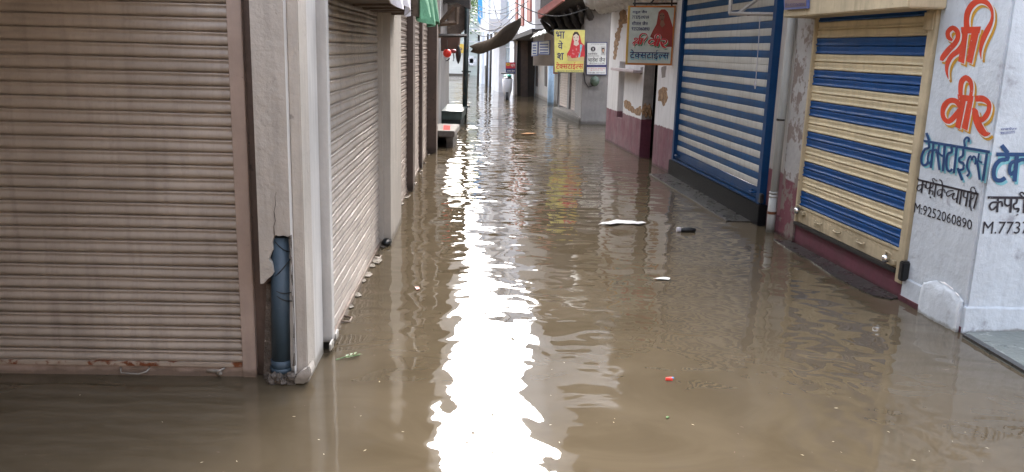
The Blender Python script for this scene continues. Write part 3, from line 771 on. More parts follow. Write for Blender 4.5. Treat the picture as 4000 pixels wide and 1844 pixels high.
# ================================================================== FAR END
fe = thing('shuttered_building', (-3.5, 57, 0), 'far pale building with a wide white shutter closing the street', 'building')
Yf = G(1150, 189).y
Ff = Frame((D(1118, 189, Yf).x - 6, Yf), (D(1203, 190, Yf).x + 4, Yf))
uA, uB, uC = Ff.u_at(1118, 180), Ff.u_at(1167, 180), Ff.u_at(1203, 180)
zs = Ff.z_at(1150, 130)
mb = MB(); mb.fbox(Ff, 0, Ff.L, -5, -.1, zs, 6); mb.fbox(Ff, 0, uA, -5, 0, -.3, zs); mb.fbox(Ff, uB, Ff.L, -5, 0, -.3, zs); mb.build('wall', M_fargreen, fe)
mb = curtain(Ff, lambda z: (uA, uB), -.08, .1, .12, int((zs) / .12) + 1, LATH_FLAT); mb.build('roller_shutter', M_farshut, fe, smooth=True)
mb = MB(); mb.fbox(Ff, uA, uB + .4, -.1, .35, -.3, .1); mb.build('step', M_stone, fe)
for x, y in ((1183, 150), (1190, 156)):
    u, z = Ff.at(x, y); mb = MB(); mb.fbox(Ff, u - .25, u + .25, 0, .2, z - .25, z + .25); mb.build('meter_box', M_fargrey, fe, bevel=.03)
mb = MB(); mb.fpoly(Ff, [(1150, 118), (1167, 118), (1167, 132), (1148, 132)], .1, .2)
cb = mb.build('round_sign', B_wht); tag(cb, 'small white sign with a yellow disc left of the pole', 'sign')
cc = Ff.at(1159, 122); mb = MB(); cpt = [Ff.p(cc[0] + .45 * math.cos(t * .4), .215, cc[1] + .32 * math.sin(t * .4)) for t in range(16)]; mb.face(cpt); mb.build('yellow_disc', B_ybr, cb)
mb = MB(); ut, zt3 = Ff.at(1153, 125); text_on(mb, Ff, ['G', 's'], [(1154, 119), (1164, 119), (1164, 126), (1154, 126)], .225); mb.build('lettering', P_navy, cb)
# tree glimpse at the top
tr = thing('street_tree', (-3.0, 52, 0), 'leafy green tree glimpsed at the far end of the alley', 'tree')
cT = D(1192, 25, 50)
mb = MB(); mb.tube([(D(1172, 100, 50).x, 50, -.3), (D(1173, 100, 50).x, 50, 2.8), (cT.x - .2, 50, 5.2)], [.18, .13, .05], 8); mb.build('trunk', M_wood, tr, smooth=True)
mb = MB()
for k in range(1400):
    v = Vector((rnd.gauss(0, .55), rnd.gauss(0, .55), rnd.gauss(0, .9))); c = Vector((cT.x - .1, 50, cT.z + .9)) + v
    a = Vector((rnd.uniform(-1, 1), rnd.uniform(-1, 1), rnd.uniform(-.4, .4))).normalized() * .11; b = a.cross(Vector((rnd.uniform(-1, 1), rnd.uniform(-1, 1), 1))).normalized() * .05
    mb.face([c - a, c + b, c + a, c - b])
mb.build('crown', M_leaf, tr)

# white building along the bend, with columns
wbd = thing('white_building', (-.8, 40, 0), 'tall white building with slim dark pipes at the bend', 'building')
Fw = Frame(G(1206, 207), G(1290, 238))
Fw = Frame((G(1206, 207).x, G(1206, 207).y), (G(1290, 240).x, G(1290, 240).y))
mb = MB(); mb.fbox(Fw, 0, Fw.L, -4, 0, -.3, 9); mb.build('wall', M_farw, wbd)
for x in (1216, 1229, 1246, 1256):
    u = Fw.u_at(x, 190); mb = MB(); mb.fbox(Fw, u - .12, u + .12, 0, .12, -.3, 9); mb.build('column', M_farw, wbd, bevel=.02)
for (x0, y0, x1, y1) in ((1187, 72, 1216, 84), (1187, 104, 1214, 122)):
    mb = MB(); mb.fpoly(Fw, [(x0 + 20, y0), (x1, y0), (x1, y0 + 3), (x0 + 20, y0 + 3)], 0, .9)
    for k in range(7): mb.fpoly(Fw, [(x0 + 20 + k * 1.2, y0), (x0 + 20.4 + k * 1.2, y0), (x0 + 20.4 + k * 1.2, y1), (x0 + 20 + k * 1.2, y1)], .85, .88)
    mb.build('balcony_railing', M_fargrey, wbd)
for x, y0, y1 in ((1221, 165, 222),):
    mb = MB(); mb.fpoly(Fw, [(x, y0), (x + 3.5, y0), (x + 3.5, y1), (x, y1)], 0, .04); mb.build('shop_door', M_irondk, wbd)
for x in (1211, 1234, 1243):
    u = Fw.u_at(x, 190); mb = MB(); mb.tube([Fw.p(u, .18, -.3), Fw.p(u, .18, Fw.z_at(1240, 85))], .055, 8); mb.build('drain_pipe', M_irondk, wbd, smooth=True)
for z in (.9, 1.9, 2.5, 3.1):
    mb = MB(); mb.fbox(Fw, .2, Fw.L, 0, .03, z, z + .05); mb.build('string_course', M_farw, wbd)
u0_, u1_ = Fw.u_at(1258, 150), Fw.u_at(1273, 150)
mb = MB(); mb.fbox(Fw, u0_, u1_, 0, .3, -.3, 9); mb.build('grey_pier', M_fargrey, wbd)
mb = MB(); mb.fpoly(Fw, [(1254, 50), (1284, 48), (1284, 82), (1256, 82)], .0, .9); mb.build('balcony', M_fargrey, wbd)
mb = MB(); mb.fpoly(Fw, [(1254, 5), (1280, 4), (1280, 46), (1254, 48)], .0, .03); mb.build('window', mat('far_glass', (.30, .38, .42), .15, .1), wbd)
mb = MB(); mb.fpoly(Fw, [(1274, 85), (1282, 85), (1282, 165), (1274, 165)], .0, .03); mb.build('window', mat('far_glass', (.3, .3, .3)), wbd)
# signs there
Y1 = 36
mb = MB(); dq([(1203, -30), (1213, -30), (1214, 53), (1207, 62), (1202, 50)], Y1 + 3, Y1 + 3.08, mb); vs = tag(mb.build('vertical_sign', B_sky), 'tall sky blue hanging sign on the white building', 'sign')
Fv = Frame((D(1203, 30, Y1 + 3).x, Y1 + 2.97), (D(1214, 30, Y1 + 3).x, Y1 + 2.97))
mb = MB(); text_on(mb, Fv, ['टे', 'स'], [(1206, 20), (1211, 20), (1211, 45), (1206, 45)], .01); mb.build('lettering', P_wht, vs)
Ya = 33.2
Fad = Frame((D(1273, 170, Ya).x, Ya), (D(1297, 170, Ya).x, Ya))
mb = MB(); mb.fpoly(Fad, [(1272, 157), (1297, 157), (1297, 186), (1272, 186)], -.05, 0); ads = mb.build('shop_sign', B_navy); tag(ads, 'red and navy shop sign with yellow disc above teal scooter', 'sign')
mb = MB(); mb.fpoly(Fad, [(1272.5, 157.5), (1296.5, 157.5), (1296.5, 172), (1272.5, 172)], .004, .008); mb.build('red_panel', B_red, ads)
cc = Fad.at(1278, 162); mb = MB(); mb.face([Fad.p(cc[0] + .085 * math.cos(t * .4), .014, cc[1] + .06 * math.sin(t * .4)) for t in range(16)]); mb.build('yellow_disc', B_ybr, ads)
mb = MB(); text_on(mb, Fad, ['जैन'], [(1275, 160), (1281, 160), (1281, 164), (1275, 164)], .02)
mb.build('lettering', P_maroon, ads)
mb = MB(); text_on(mb, Fad, ['स्टोर'], [(1285, 160), (1295, 160), (1295, 169), (1285, 169)], .02); mb.build('lettering', P_wht, ads); mb = MB(); text_on(mb, Fad, ['सादर', ' ', 'सेवा'], [(1275, 176), (1295, 176), (1295, 180), (1275, 180)], .02); mb.build('lettering', P_wht, ads)
sc = thing('parked_scooter', D(1277, 215, 32.6), 'half sunk scooter with teal top below the red sign', 'scooter')
mb = MB(); c = D(1277, 198, 32.6); mb.ball(c, .17, .5, .12); mb.ball(c + Vector((0, -.1, -.2)), .19, .55, .2); mb.build('body', M_scoot, sc, smooth=True)
mb = MB(); mb.tube([Vector((c.x - .045, c.y - .55, .05)), Vector((c.x + .045, c.y - .55, .05))], .24, 16); mb.build('wheel', M_black, sc)
mb = MB(); mb.tube([c + Vector((0, -.45, .0)), Vector((c.x, c.y - .5, .3)), Vector((c.x, c.y - .5, -.2))], [.2, .17, .13], 12); mb.build('front_apron', M_fargrey, sc, smooth=True)
mb = MB(); c = D(1277, 191, 32.6); mb.ball(c, .16, .3, .06); mb.build('seat', M_teal, sc, smooth=True)
mb = MB(); mb.tube([c + Vector((-.25, -.3, .1)), c + Vector((.25, -.3, .1))], .025, 8); mb.build('handlebar', M_black, sc)
mb = MB(); c = D(1275, 208, 32.4); mb.ball(c, .06, .2, .05); mb.build('front_guard', M_maroonpl, sc, smooth=True)

# brown awning sheet slung across the alley
P0, P1 = D(1181, 117, 21.3), D(1308, 42, 26)
mb = MB(); nU, nV = 22, 6
nV = 10
for i in range(nU + 1):
    t = i / nU
    for j in range(nV + 1):
        s_ = j / nV
        p = P0.lerp(P1, t) - Vector((0, 0, .10 * math.sin(math.pi * t)))
        dep_ = .04 + .31 * math.sin(math.pi * t ** .9 * .78) + .02 * math.sin(9 * t)
        p = p + Vector((.05 * math.sin(7 * t + 5 * s_), 1.5 * s_ + .05 * math.sin(16 * s_ + 6 * t), -dep_ * math.sin(math.pi * s_) ** .6 - .12 * s_ + .02 * math.sin(11 * t + 5 * s_)))
        mb.v.append(p)
for i in range(nU):
    for j in range(nV):
        a = i * (nV + 1) + j; mb.f.append([a, a + 1, a + nV + 2, a + nV + 1]); mb.m.append(0)
aw = mb.build('awning_sheet', M_awn, smooth=True)
sol = aw.modifiers.new('s', 'SOLIDIFY'); sol.thickness = .012
tag(aw, 'sagging brown tarpaulin slung from iron pole to right building', 'awning')

# ================================================================== RIGHT SIDE, FAR
rb = thing('portico_building', (1.5, 32, 0), 'white right building with red windows above a dark portico', 'building')
Yp = G(1322, 243).y
Fp = Frame((D(1293, 240, Yp).x, Yp), (D(1346, 240, Yp).x + 1.5, Yp))
mb = MB(); mb.fpoly(Fp, [(1293, 88), (1299, 88), (1301, 245), (1294, 245)], -.3, 0); mb.build('portico_post', M_cement, rb)
mb = MB(); mb.fbox(Fp, Fp.u_at(1299, 200), Fp.u_at(1345, 200), -.2, -.1, -.3, Fp.z_at(1320, 88)); mb.build('portico_back', M_dark, rb)  # shallow near-black sheet painted in place of a deep portico's shade
mb = MB(); mb.fpoly(Fp, [(1310, 92), (1328, 92), (1328, 247), (1310, 247)], -.1, -.07); mb.build('door', M_door, rb)
Fq = Frame(G(1343, 240), G(1381, 257))
mb = MB(); mb.fbox(Fq, -.1, Fq.L + 1.2, -1.5, 0, -.3, 4.6); mb.build('side_wall', mat('drab_wall', (.36, .34, .31), .8, .12, 3, .006, 14, wet=.15), rb)
for x in (1348.5, 1371, ):
    mb = MB(); mb.fpoly(Fq, [(x, 166), (x + 4.5, 166), (x + 4.5, 218), (x, 216)], 0, .02); mb.build('narrow_window', M_door, rb)
Fu = Frame((D(1300, 60, 34).x, 34), (D(1346, 60, 29.5).x, 29.5))
mb = MB(); q = [Fu.at(1303, 91), Fu.at(1346, 72), Fu.at(1346, -120), Fu.at(1300, -120)]; mb.upoly(Fu, q, -2.5, 0); mb.build('upper_wall', M_farw, rb)
for (x0, x1, y1) in ((1296, 1304, 60), (1309.5, 1319, 64), (1325, 1338, 54)):
    mb = MB(); mb.fpoly(Fu, [(x0 + 4, -60), (x1, -60), (x1, y1), (x0 + 4, y1 + 2)], .0, .06); mb.build('window_shutter', M_redwin, rb)
mb = MB(); mb.upoly(Fu, [Fu.at(1290, 104), Fu.at(1347, 84), Fu.at(1347, 72), Fu.at(1300, 90)], -2.5, .12); mb.build('floor_edge', M_carvedk, rb)
Yg = 29.3
mb = MB(); dq([(1346, -80), (1398, -80), (1398, 70), (1346, 74)], Yg, Yg + 1.5, mb); mb.build('side_upper_wall', M_fargrey, rb)
# big pale board and posters under a tin sheet
Yb = 27.6
Fbd = Frame((D(1343, 120, Yb).x, Yb), (D(1394, 120, Yb).x, Yb))
mb = MB(); mb.fpoly(Fbd, [(1342, 82), (1396, 82), (1396, 166), (1341, 165)], -.06, 0); nb = mb.build('notice_board', mat('faded_board', (.50, .44, .39), .6, .1, 3)); tag(nb, 'large faded beige board behind the small hanging posters', 'board')
mb = MB(); mb.fpoly(Fbd, [(1345, 86), (1370, 86), (1368, 110), (1345, 112)], .004, .006); mb.build('pale_panel', B_wht, nb)
Fps = Frame((D(1338, 120, 26.6).x, 26.6), (D(1388, 120, 25.8).x, 25.8))
for (q, lb) in (([(1339, 106), (1355, 104), (1354, 140), (1338, 142)], 'small pale poster with blue lines, left of the pair'), ([(1357, 104), (1385, 101), (1384, 138), (1356, 137)], 'wider blue and white poster beside the yellow sign')):
    mb = MB(); mb.fpoly(Fps, q, 0, .02); po = mb.build('poster', B_dbl); tag(po, lb, 'poster')
    (ax, ay), (bx, by), (cx, cy), (dx, dy) = q
    mb = MB(); mb.fpoly(Fps, [(ax + 1, ay + 2), (bx - 1.5, by + 2), (cx - 1.5, cy - 2), (dx + 1, dy - 2)], .024, .026); mb.build('poster_print', B_wht, po)
    mb = MB()
    for k in range(4):
        y = ay + 6 + k * 7; mb.fpoly(Fps, [(ax + 3, y), (bx - 4, y), (bx - 4, y + 3.5), (ax + 3, y + 3.5)], .03, .032)
    mb.build('printed_lines', B_dbl, po)
mb = MB()
ca, cb_ = D(1335, 97, 27), D(1400, 76, 23.5)
back = [D(1350, 84, 28.5), D(1448, 52, 24.5)]
nn = 14
for k in range(nn + 1):
    t = k / nn; f = ca.lerp(cb_, t) + Vector((0, 0, .03 * (k % 2) + rnd.uniform(-.015, .015))); bk = back[0].lerp(back[1], t) + Vector((0, 0, .03 * (k % 2)))
    mb.v += [f, bk, f + Vector((0, 0, .02)), bk + Vector((0, 0, .02))]
for k in range(nn):
    a = 4 * k; mb.f += [[a, a + 4, a + 5, a + 1], [a + 2, a + 3, a + 7, a + 6], [a, a + 2, a + 6, a + 4]]; mb.m += [0] * 3
tag(mb.build('tin_canopy', M_tin), 'crooked wet tin sheet sloping behind the yellow sign', 'canopy')
bp_ = G(1385, 263)
mb = MB(); mb.tube([(bp_.x, bp_.y, -.3), D(1387, 165, bp_.y)], .11, 12); tag(mb.build('blue_post', M_bluepost, smooth=True), 'pale blue post beside the twin brown shutters', 'post')
ob = MB(); ob.fbox(Frame((D(1393, 150, 25.9).x, 25.9), (D(1402, 150, 25.9).x, 25.9)), 0, .14, -.15, 0, D(1398, 186, 25.9).z, D(1398, 166, 25.9).z)
tag(ob.build('orange_box', M_orange, bevel=.01), 'small orange box on the wall beside the twin shutters', 'box')

# twin-shutter shop and grey pillar with boards
tw = thing('twin_shutter_shop', (1.8, 24, 0), 'grey corner shop with twin narrow brown shutters on a ledge', 'shop')
g1, g2 = G(1390, 282), G(1456, 312)
FT0 = Frame(g1, g2)
FT = Frame(FT0.p(-.8, -.42, 0), FT0.p(FT0.L, -.42, 0))
zl = FT0.z_at(1456, 297)
mb = MB(); mb.fbox(FT0, -.05, FT0.L, -.6, 0, -.3, zl); mb.build('ledge', M_stone, tw, bevel=.02)
e = [FT.u_at(x, 240) for x in (1407, 1431, 1437, 1462)]
zt4 = 2.5
mb = MB(); mb.fbox(FT, -.3, e[0] - .12, -.4, 0.02, -.3, 3.2); mb.fbox(FT, e[1] + .02, e[2] - .02, -.2, .06, zl, 3.2); mb.fbox(FT, e[0] - .12, e[0] - .02, -.2, .06, zl, 3.2); mb.fbox(FT, e[3] + .02, e[3] + .2, -.2, .05, -.3, 3.2); mb.fbox(FT, e[0] - .1, e[3] + .1, -.4, .02, zt4, 3.2); mb.build('shop_frame', M_cement, tw, bevel=.006)
mb = MB(); mb.fbox(FT0, -1.6, FT0.L + .2, -3, .78, 3.55, 5.3); mb.build('unseen_overhang', M_cement, tw)  # unseen block added to trim the right edge of the reflected sky
for a, b in ((e[0], e[1]), (e[2], e[3])):
    mb = curtain(FT, lambda z, a=a, b=b: (a - .02, b + .02), 0, zl + .05, .08, 31, LATH_BEAD); s_ = mb.build('roller_shutter', M_shut3, tw, smooth=True)
    mb = MB(); mb.fbox(FT, a - .02, b + .02, -.02, .012, zl, zl + .05); mb.build('bottom_rail', M_rail, s_)
Ygp = G(1490, 313).y
Fgp = Frame((D(1463, 250, Ygp).x, Ygp), (D(1523, 250, Ygp).x + .5, Ygp))
mb = MB(); mb.fbox(Fgp, 0, Fgp.L, -2.5, 0, -.3, 4.6); mb.build('side_wall', M_cement, tw, bevel=.01)
mb = MB(); mb.fpoly(Fgp, [(1461, 312), (1526, 313), (1526, 319), (1461, 319)], -.02, .04); mb.build('wall_foot', M_stone, tw)
# lamp/bell, cable
c = D(1496, 204, Ygp - .12)
lamp = thing('wall_lamp', c, 'round greenish wall lamp under the white advocate board', 'lamp')
mb = MB(); mb.ball(c, .125, .11, .135, 16, 10); mb.build('globe', M_bulb, lamp, smooth=True)
mb = MB(); mb.tube([c + Vector((0, .13, .02)), c + Vector((0, .06, .02))], .1, 14); mb.build('mount', M_irondk, lamp)
mb = MB(); mb.tube([D(1467, 150, Ygp - .05), D(1468, 180, Ygp - .05), D(1472, 207, Ygp - .05), D(1480, 219, Ygp - .05), D(1492, 216, Ygp - .06)], .014, 6); tag(mb.build('cable', M_black, smooth=True), 'black cable looping from the yellow sign to the lamp', 'cable')
# advocate board
q = [(1475.5, 106), (1527, 106), (1525.5, 189), (1474, 188)]
mb = MB(); mb.fpoly(Fgp, q, .02, .06); ab = mb.build('advocate_board', B_navy); tag(ab, 'white advocate name board with emblem on the grey wall', 'sign')
mb = MB(); mb.fpoly(Fgp, [(1477, 108), (1525, 108), (1524, 163), (1476.5, 163)], .064, .066); mb.fpoly(Fgp, [(1476.3, 169), (1523.8, 169), (1523.5, 187), (1476, 186.5)], .064, .066); mb.build('white_panel', B_wht, ab)
mb = MB(); cc = Fgp.at(1491.5, 123.5); mb.face([Fgp.p(cc[0] + .062 * math.cos(t * .35), .07, cc[1] + .062 * math.sin(t * .35)) for t in range(18)])
mb.build('emblem', P_blk, ab)
mb = MB(); text_on(mb, Fgp, ['X'], [(1489.3, 120), (1494, 120), (1494, 127), (1489.3, 127)], .074); mb.build('emblem_mark', P_wht, ab)
mb = MB(); mb.fpoly(Fgp, [(1511.5, 117), (1522.5, 117), (1522, 139), (1511, 139)], .068, .07); mb.build('portrait_card', P_grey, ab)
mb = MB(); mb.fpoly(Fgp, [(1513, 121), (1520, 121), (1520, 127), (1516.5, 136), (1513, 127)], .073, .075); mb.build('portrait_head', P_hair, ab)
mb = MB(); mb.fpoly(Fgp, [(1514.5, 124), (1519, 124), (1518.5, 130), (1516.7, 132), (1515, 130)], .078, .08); mb.build('portrait_face', P_skin, ab)
mb = MB()
text_on(mb, Fgp, ['भा', 'वे', 'श', ' ', 'जै', 'न'], [(1479, 143), (1522, 143), (1521, 156), (1478.5, 156)], .07)
text_on(mb, Fgp, ['ए', 'ड', 'वो', 'के', 'ट'], [(1479, 132), (1502, 132), (1502, 139), (1479, 139)], .07)
text_on(mb, Fgp, ['(B.Com.,L.L.B)'], [(1482, 157.5), (1520, 157.5), (1520, 161.5), (1482, 161.5)], .07)
text_on(mb, Fgp, ['जि', 'ला', ' ', 'ए', 'वं', ' ', 'स', 'त्र', ' ', 'न्या', 'या', 'ल', 'य'], [(1486, 109.5), (1520, 109.5), (1520, 112.5), (1486, 112.5)], .07)
mb.build('black_lettering', P_blk, ab)
mb = MB(); mb.fpoly(Fgp, [(1477, 140.3), (1506, 140.3), (1506, 141.2), (1477, 141.2)], .068, .07); mb.build('rule_line', P_blk, ab)
mb = MB(); text_on(mb, Fgp, ['नि', 'वा', 'स', ' ', 'ए', 'वं', ' ', 'का', 'र्या', 'ल', 'य'], [(1478, 170.5), (1522, 170.5), (1522, 173.5), (1478, 173.5)], .07); text_on(mb, Fgp, ['दू', 'का', 'न', ' ', 'नं', '1'], [(1484, 175), (1516, 175), (1516, 177.5), (1484, 177.5)], .07); mb.build('red_lettering', P_veil, ab)
mb = MB(); text_on(mb, Fgp, ['मो', 'ची', ' ', 'बा', 'जा', 'र'], [(1479, 181.5), (1521, 181.5), (1521, 184.5), (1479, 184.5)], .07); mb.build('navy_lettering', P_navy, ab)
# yellow bhavesh sign
Ys = Ygp - .35
Fs = Frame((D(1394, 120, Ys).x, Ys), (D(1473, 120, Ys).x, Ys))
mb = MB(); mb.fpoly(Fs, [(1393, 74), (1473, 74), (1468.5, 183), (1394, 183)], -.06, 0); ys = mb.build('textile_sign', B_navy); tag(ys, 'yellow textile signboard with a veiled woman above the twin shutters', 'sign')
mb = MB(); mb.fpoly(Fs, [(1394.3, 75.3), (1471.8, 75.3), (1467.5, 181.8), (1395.2, 181.8)], .003, .006); mb.build('yellow_face', B_yel, ys)
def k77(x, y): return (2000 + x / 2.284) / S, (y / 2.284) / S
def shape(F, pts, w, m_, name, parent, conv=k77):
    mb = MB(); q = [F.at(*conv(x, y)) for x, y in pts]; mb.face([F.p(u, w, z) for u, z in q]); return mb.build(name, m_, parent)
shape(Fs, [(545, 300), (568, 282), (590, 290), (606, 320), (620, 380), (645, 405), (650, 500), (640, 535), (500, 535), (490, 480), (515, 440), (530, 370)], .012, P_veil, 'printed_veil', ys)
shape(Fs, [(543, 310), (556, 285), (585, 285), (600, 310), (598, 345), (545, 345)], .016, P_hair, 'printed_hair', ys)
shape(Fs, [(546, 320), (572, 302), (596, 322), (598, 350), (588, 372), (572, 380), (555, 372), (546, 350)], .020, mat('print_pale_skin', (.60, .50, .43), .5, .05), 'printed_face', ys)
shape(Fs, [(552, 372), (590, 370), (598, 395), (575, 412), (550, 400)], .018, mat('print_pale_skin', (.6, .5, .43)), 'printed_neck', ys)
shape(Fs, [(606, 395), (628, 400), (600, 535), (580, 535), (605, 460)], .024, P_cyan, 'printed_sash', ys)
shape(Fs, [(495, 535), (500, 490), (512, 500), (535, 520), (640, 505), (642, 545), (500, 545)], .026, mat('print_arm', (.55, .42, .2)), 'printed_arm', ys)
mb = MB()
for (x, y) in ((555, 333), (585, 332)):
    mb.fpoly(Fs, [k77(x - 7, y), k77(x, y - 4), k77(x + 7, y), k77(x, y + 3)], .023, .024)
mb.fpoly(Fs, [k77(564, 362), k77(572, 359), k77(581, 362), k77(572, 367)], .023, .024)
mb.build('printed_features', P_hair, ys)
mb = MB(); rr_ = random.Random(3)
for k in range(9):
    x, y = 520 + rr_.random() * 85, 430 + rr_.random() * 85
    mb.fpoly(Fs, [k77(x - 7, y), k77(x, y - 9), k77(x + 7, y), k77(x, y + 9)], .0275 + k * .0003, .0276 + k * .0003)
mb.build('printed_embroidery', P_pink, ys)
mb = MB()
text_on(mb, Fs, ['भा'], [k77(390, 280), k77(472, 280), k77(470, 345), k77(392, 345)], .012)
text_on(mb, Fs, ['वे'], [k77(408, 362), k77(455, 362), k77(455, 440), k77(410, 440)], .012)
text_on(mb, Fs, ['श'], [k77(402, 472), k77(463, 472), k77(462, 535), k77(404, 535)], .012)
text_on(mb, Fs, ['सु', 'भा', 'ष', ' ', '9252060890'], [k77(402, 630), k77(628, 628), k77(628, 641), k77(402, 643)], .012)
mb.build('navy_lettering', P_navy, ys)
mb = MB(); text_on(mb, Fs, TEX_T, [k77(392, 555), k77(636, 552), k77(634, 622), k77(392, 622)], .012); mb.build('red_lettering', P_veil, ys)

# carved canopy with pink edge
cv = thing('carved_canopy', (1.6, 22, 0), 'dark carved stone canopy with pink edge above yellow sign', 'canopy')
Yk = 23.2
mb = MB(); A0 = [(1354, 47), (1413, 0), (1440, -60), (1600, -70), (1560, 20), (1530, 60), (1470, 78), (1410, 74)]
lo = [D(1358, 46, 23.5), D(1415, 0, 21.5), D(1480, -30, 20.8), D(1545, -10, 20.2), D(1552, 40, 22.6), D(1470, 72, 24.5), D(1400, 74, 26.0)]
mb.prism(lo, [p + Vector((0, 0, .9)) for p in lo]); mb.build('slab', M_carvedk, cv)
mb = MB()
for k in range(7):
    t = k / 6.
    a = D(1362, 50, 23.5).lerp(D(1475, 4, 21.2), t); b = D(1408, 78, 25.8).lerp(D(1500, 62, 23.4), t)
    mb.tube([a + Vector((0, 0, -.02)), a.lerp(b, .4) - Vector((0, 0, .14)), a.lerp(b, .75) - Vector((0, 0, .12)), b - Vector((0, 0, .3))], [.04, .1, .1, .07], 7)
mb.build('corbel', M_carvedk, cv, smooth=True)
mb = MB(); a, b, c, d = D(1354, 47, 23.4), D(1415, 2, 21.4), D(1412, -14, 21.4), D(1352, 28, 23.4)
mb.prism([a, b, c, d], [p + Vector((.06, .06, 0)) for p in (a, b, c, d)]); mb.build('fascia', M_pinkp, cv)

# ================================================================== WHITE WALL BUILDING
wh = thing('whitewashed_building', (2.6, 15, 0), 'whitewashed building with maroon dado and a dark narrow doorway', 'building')
FW = Frame(G(1522, 352), G(1690, 440))
def k8(x, y): return (2300 + x / 1.8) / S, (y / 1.8) / S
n0 = FW.u_at(*k8(196, 820)); n1 = FW.u_at(*k8(237, 820)); zn0 = FW.z_at(*k8(195, 822)); zn1 = FW.z_at(*k8(212, 430))
d0 = FW.u_at(*k8(352, 1095)); d1 = FW.u_at(*k8(444, 1130)); zd = 2.3
T = .2
mb = MB()
mb.fbox(FW, 0, n0, -T, 0, -.3, 3.1); mb.fbox(FW, n0, n1, -T, 0, -.3, zn0); mb.fbox(FW, n0, n1, -T, 0, zn1, 3.1)
mb.fbox(FW, n1, d0, -T, 0, -.3, 3.1); mb.fbox(FW, d0, d1, -T, 0, zd, 3.1); mb.fbox(FW, d1, FW.L + .02, -T, 0, -.3, 3.1)
mb.fbox(FW, -.02, FW.L * .62, -3, 1.55, 3.6, 5.8); mb.fbox(FW, FW.L * .62 + .003, FW.L, -3, -.1, 3.1, 4.2)
wl_ = mb.build('wall', M_white, wh)
mb = MB(); mb.fbox(FW, n0 - .1, n1 + .1, -T - .02, -.16, zn0 - .1, zn1 + .1); mb.build('niche_back', M_reveal, wh)
mb = MB(); mb.fbox(FW, d0 - .3, d1 + .3, -T - 1.2, -T - 1.1, -.3, 2.6); mb.fbox(FW, d0 - .3, d0 - .2, -T - 1.2, -T, -.3, 2.6); mb.fbox(FW, d1 + .2, d1 + .3, -T - 1.2, -T, -.3, 2.6); mb.fbox(FW, d0 - .3, d1 + .3, -T - 1.2, -T, 2.5, 2.6); mb.build('passage', M_dark, wh)
mb = MB(); mb.fbox(FW, d0 + .0, d0 + .012, -T + .01, -.008, -.3, zd); mb.build('door_reveal', M_reveal, wh)
mb = MB(); mb.fbox(FW, d1 - .14, d1 - .02, -.3, -.24, -.3, zd); mb.build('door_leaf', M_door, wh)
for pts in ([(222, 70), (262, 60), (268, 160), (240, 172), (228, 215), (220, 260), (205, 330), (190, 424), (172, 420), (176, 340), (188, 240), (208, 190), (214, 110)],
            [(246, 715), (262, 700), (285, 715), (303, 740), (330, 770), (355, 745), (368, 745), (370, 805), (345, 815), (318, 800), (290, 785), (262, 762), (248, 745)],
            [(492, 635), (520, 612), (550, 620), (554, 700), (540, 730), (522, 745), (508, 712), (488, 710), (494, 670)]):
    mb = MB(); mb.fpoly(FW, rough_edge([k8(*p) for p in pts], 3.2, 4), -.05, .0013); mb.build('exposed_brick', M_brick, wl_)
for pts in ([(512, 470), (545, 465), (540, 545), (512, 548)], [(362, 475), (382, 470), (378, 520), (364, 525)]):
    mb = MB(); mb.fpoly(FW, rough_edge([k8(*p) for p in pts], 2, 5), -.05, .0013); mb.build('bare_patch', M_cement, wl_)
mb = MB()
q = [FW.at(*k8(*p)) for p in [(362, 880), (372, 800), (400, 770), (425, 800), (415, 850), (385, 890)]]
for a, z in q[:0]: pass
for k in range(6):
    mb.ball(FW.p(d0 + .01, -.03 - .026 * k, .86 + .05 * math.sin(k * 2.1)), .035, .05, .09, 9, 6, .3)
mb.build('exposed_brick', M_brick, wl_, smooth=False)
# shelf slab under sign
ze = FW.z_at(1570, 172)
mb = MB(); mb.fbox(FW, FW.u_at(1557, 172), FW.u_at(1600, 172) + .5, 0.003, .17, ze - .05, ze + .0); mb.build('shelf_slab', mat('mauve_slab', (.50, .43, .45), .7, .1, 4), wh, bevel=.008)
# scalloped cornice
mb = MB()
for row, (zz, ww, sc_) in enumerate(((2.98, .35, .2), (2.84, .2, .16))):
    for k in range(11):
        u = -.2 + k * .42 + row * .2
        mb.ball(FW.p(u, ww, zz), .26 * sc_ * 5 * .8, .2, sc_ * 1.15, 10, 7, .22)
mb.fbox(FW, -.5, FW.L, 0, .55, 3.02, 3.3)
mb.build('scalloped_cornice', M_carve, wh, smooth=True)
# shri veer sign on bracket
Yv = G(1690, 440).y + .35
Fvs = Frame((D(1577, 100, Yv).x, Yv), (D(1700, 100, Yv).x, Yv))
q = [k8(278, 40), k8(613, 40), k8(584, 461), k8(258, 455)]
mb = MB(); mb.fpoly(Fvs, q, -.05, 0); vs = mb.build('textile_sign', B_org); tag(vs, 'orange framed textile signboard with red veiled woman by blue shutter', 'sign')
mb = MB(); mb.fpoly(Fvs, [k8(292, 52), k8(600, 54), k8(572, 447), k8(272, 442)], .003, .005); mb.build('sign_face', B_blu, vs)
mb = MB(); mb.fpoly(Fvs, [k8(278, 40), k8(291, 40), k8(270, 455), k8(258, 455)], .001, .004); mb.build('mustard_edge', B_ybr, vs)
shape(Fvs, [(490, 85), (510, 66), (535, 66), (555, 85), (575, 140), (590, 190), (585, 330), (545, 330), (430, 258), (450, 215), (475, 170)], .008, P_dveil, 'printed_veil', vs, k8)
shape(Fvs, [(497, 100), (515, 88), (530, 96), (534, 120), (524, 145), (508, 148), (497, 130)], .011, P_dskin, 'printed_face', vs, k8)
shape(Fvs, [(505, 146), (526, 146), (535, 175), (515, 195), (500, 175)], .010, mat('print_neck', (.25, .12, .075)), 'printed_neck', vs, k8)
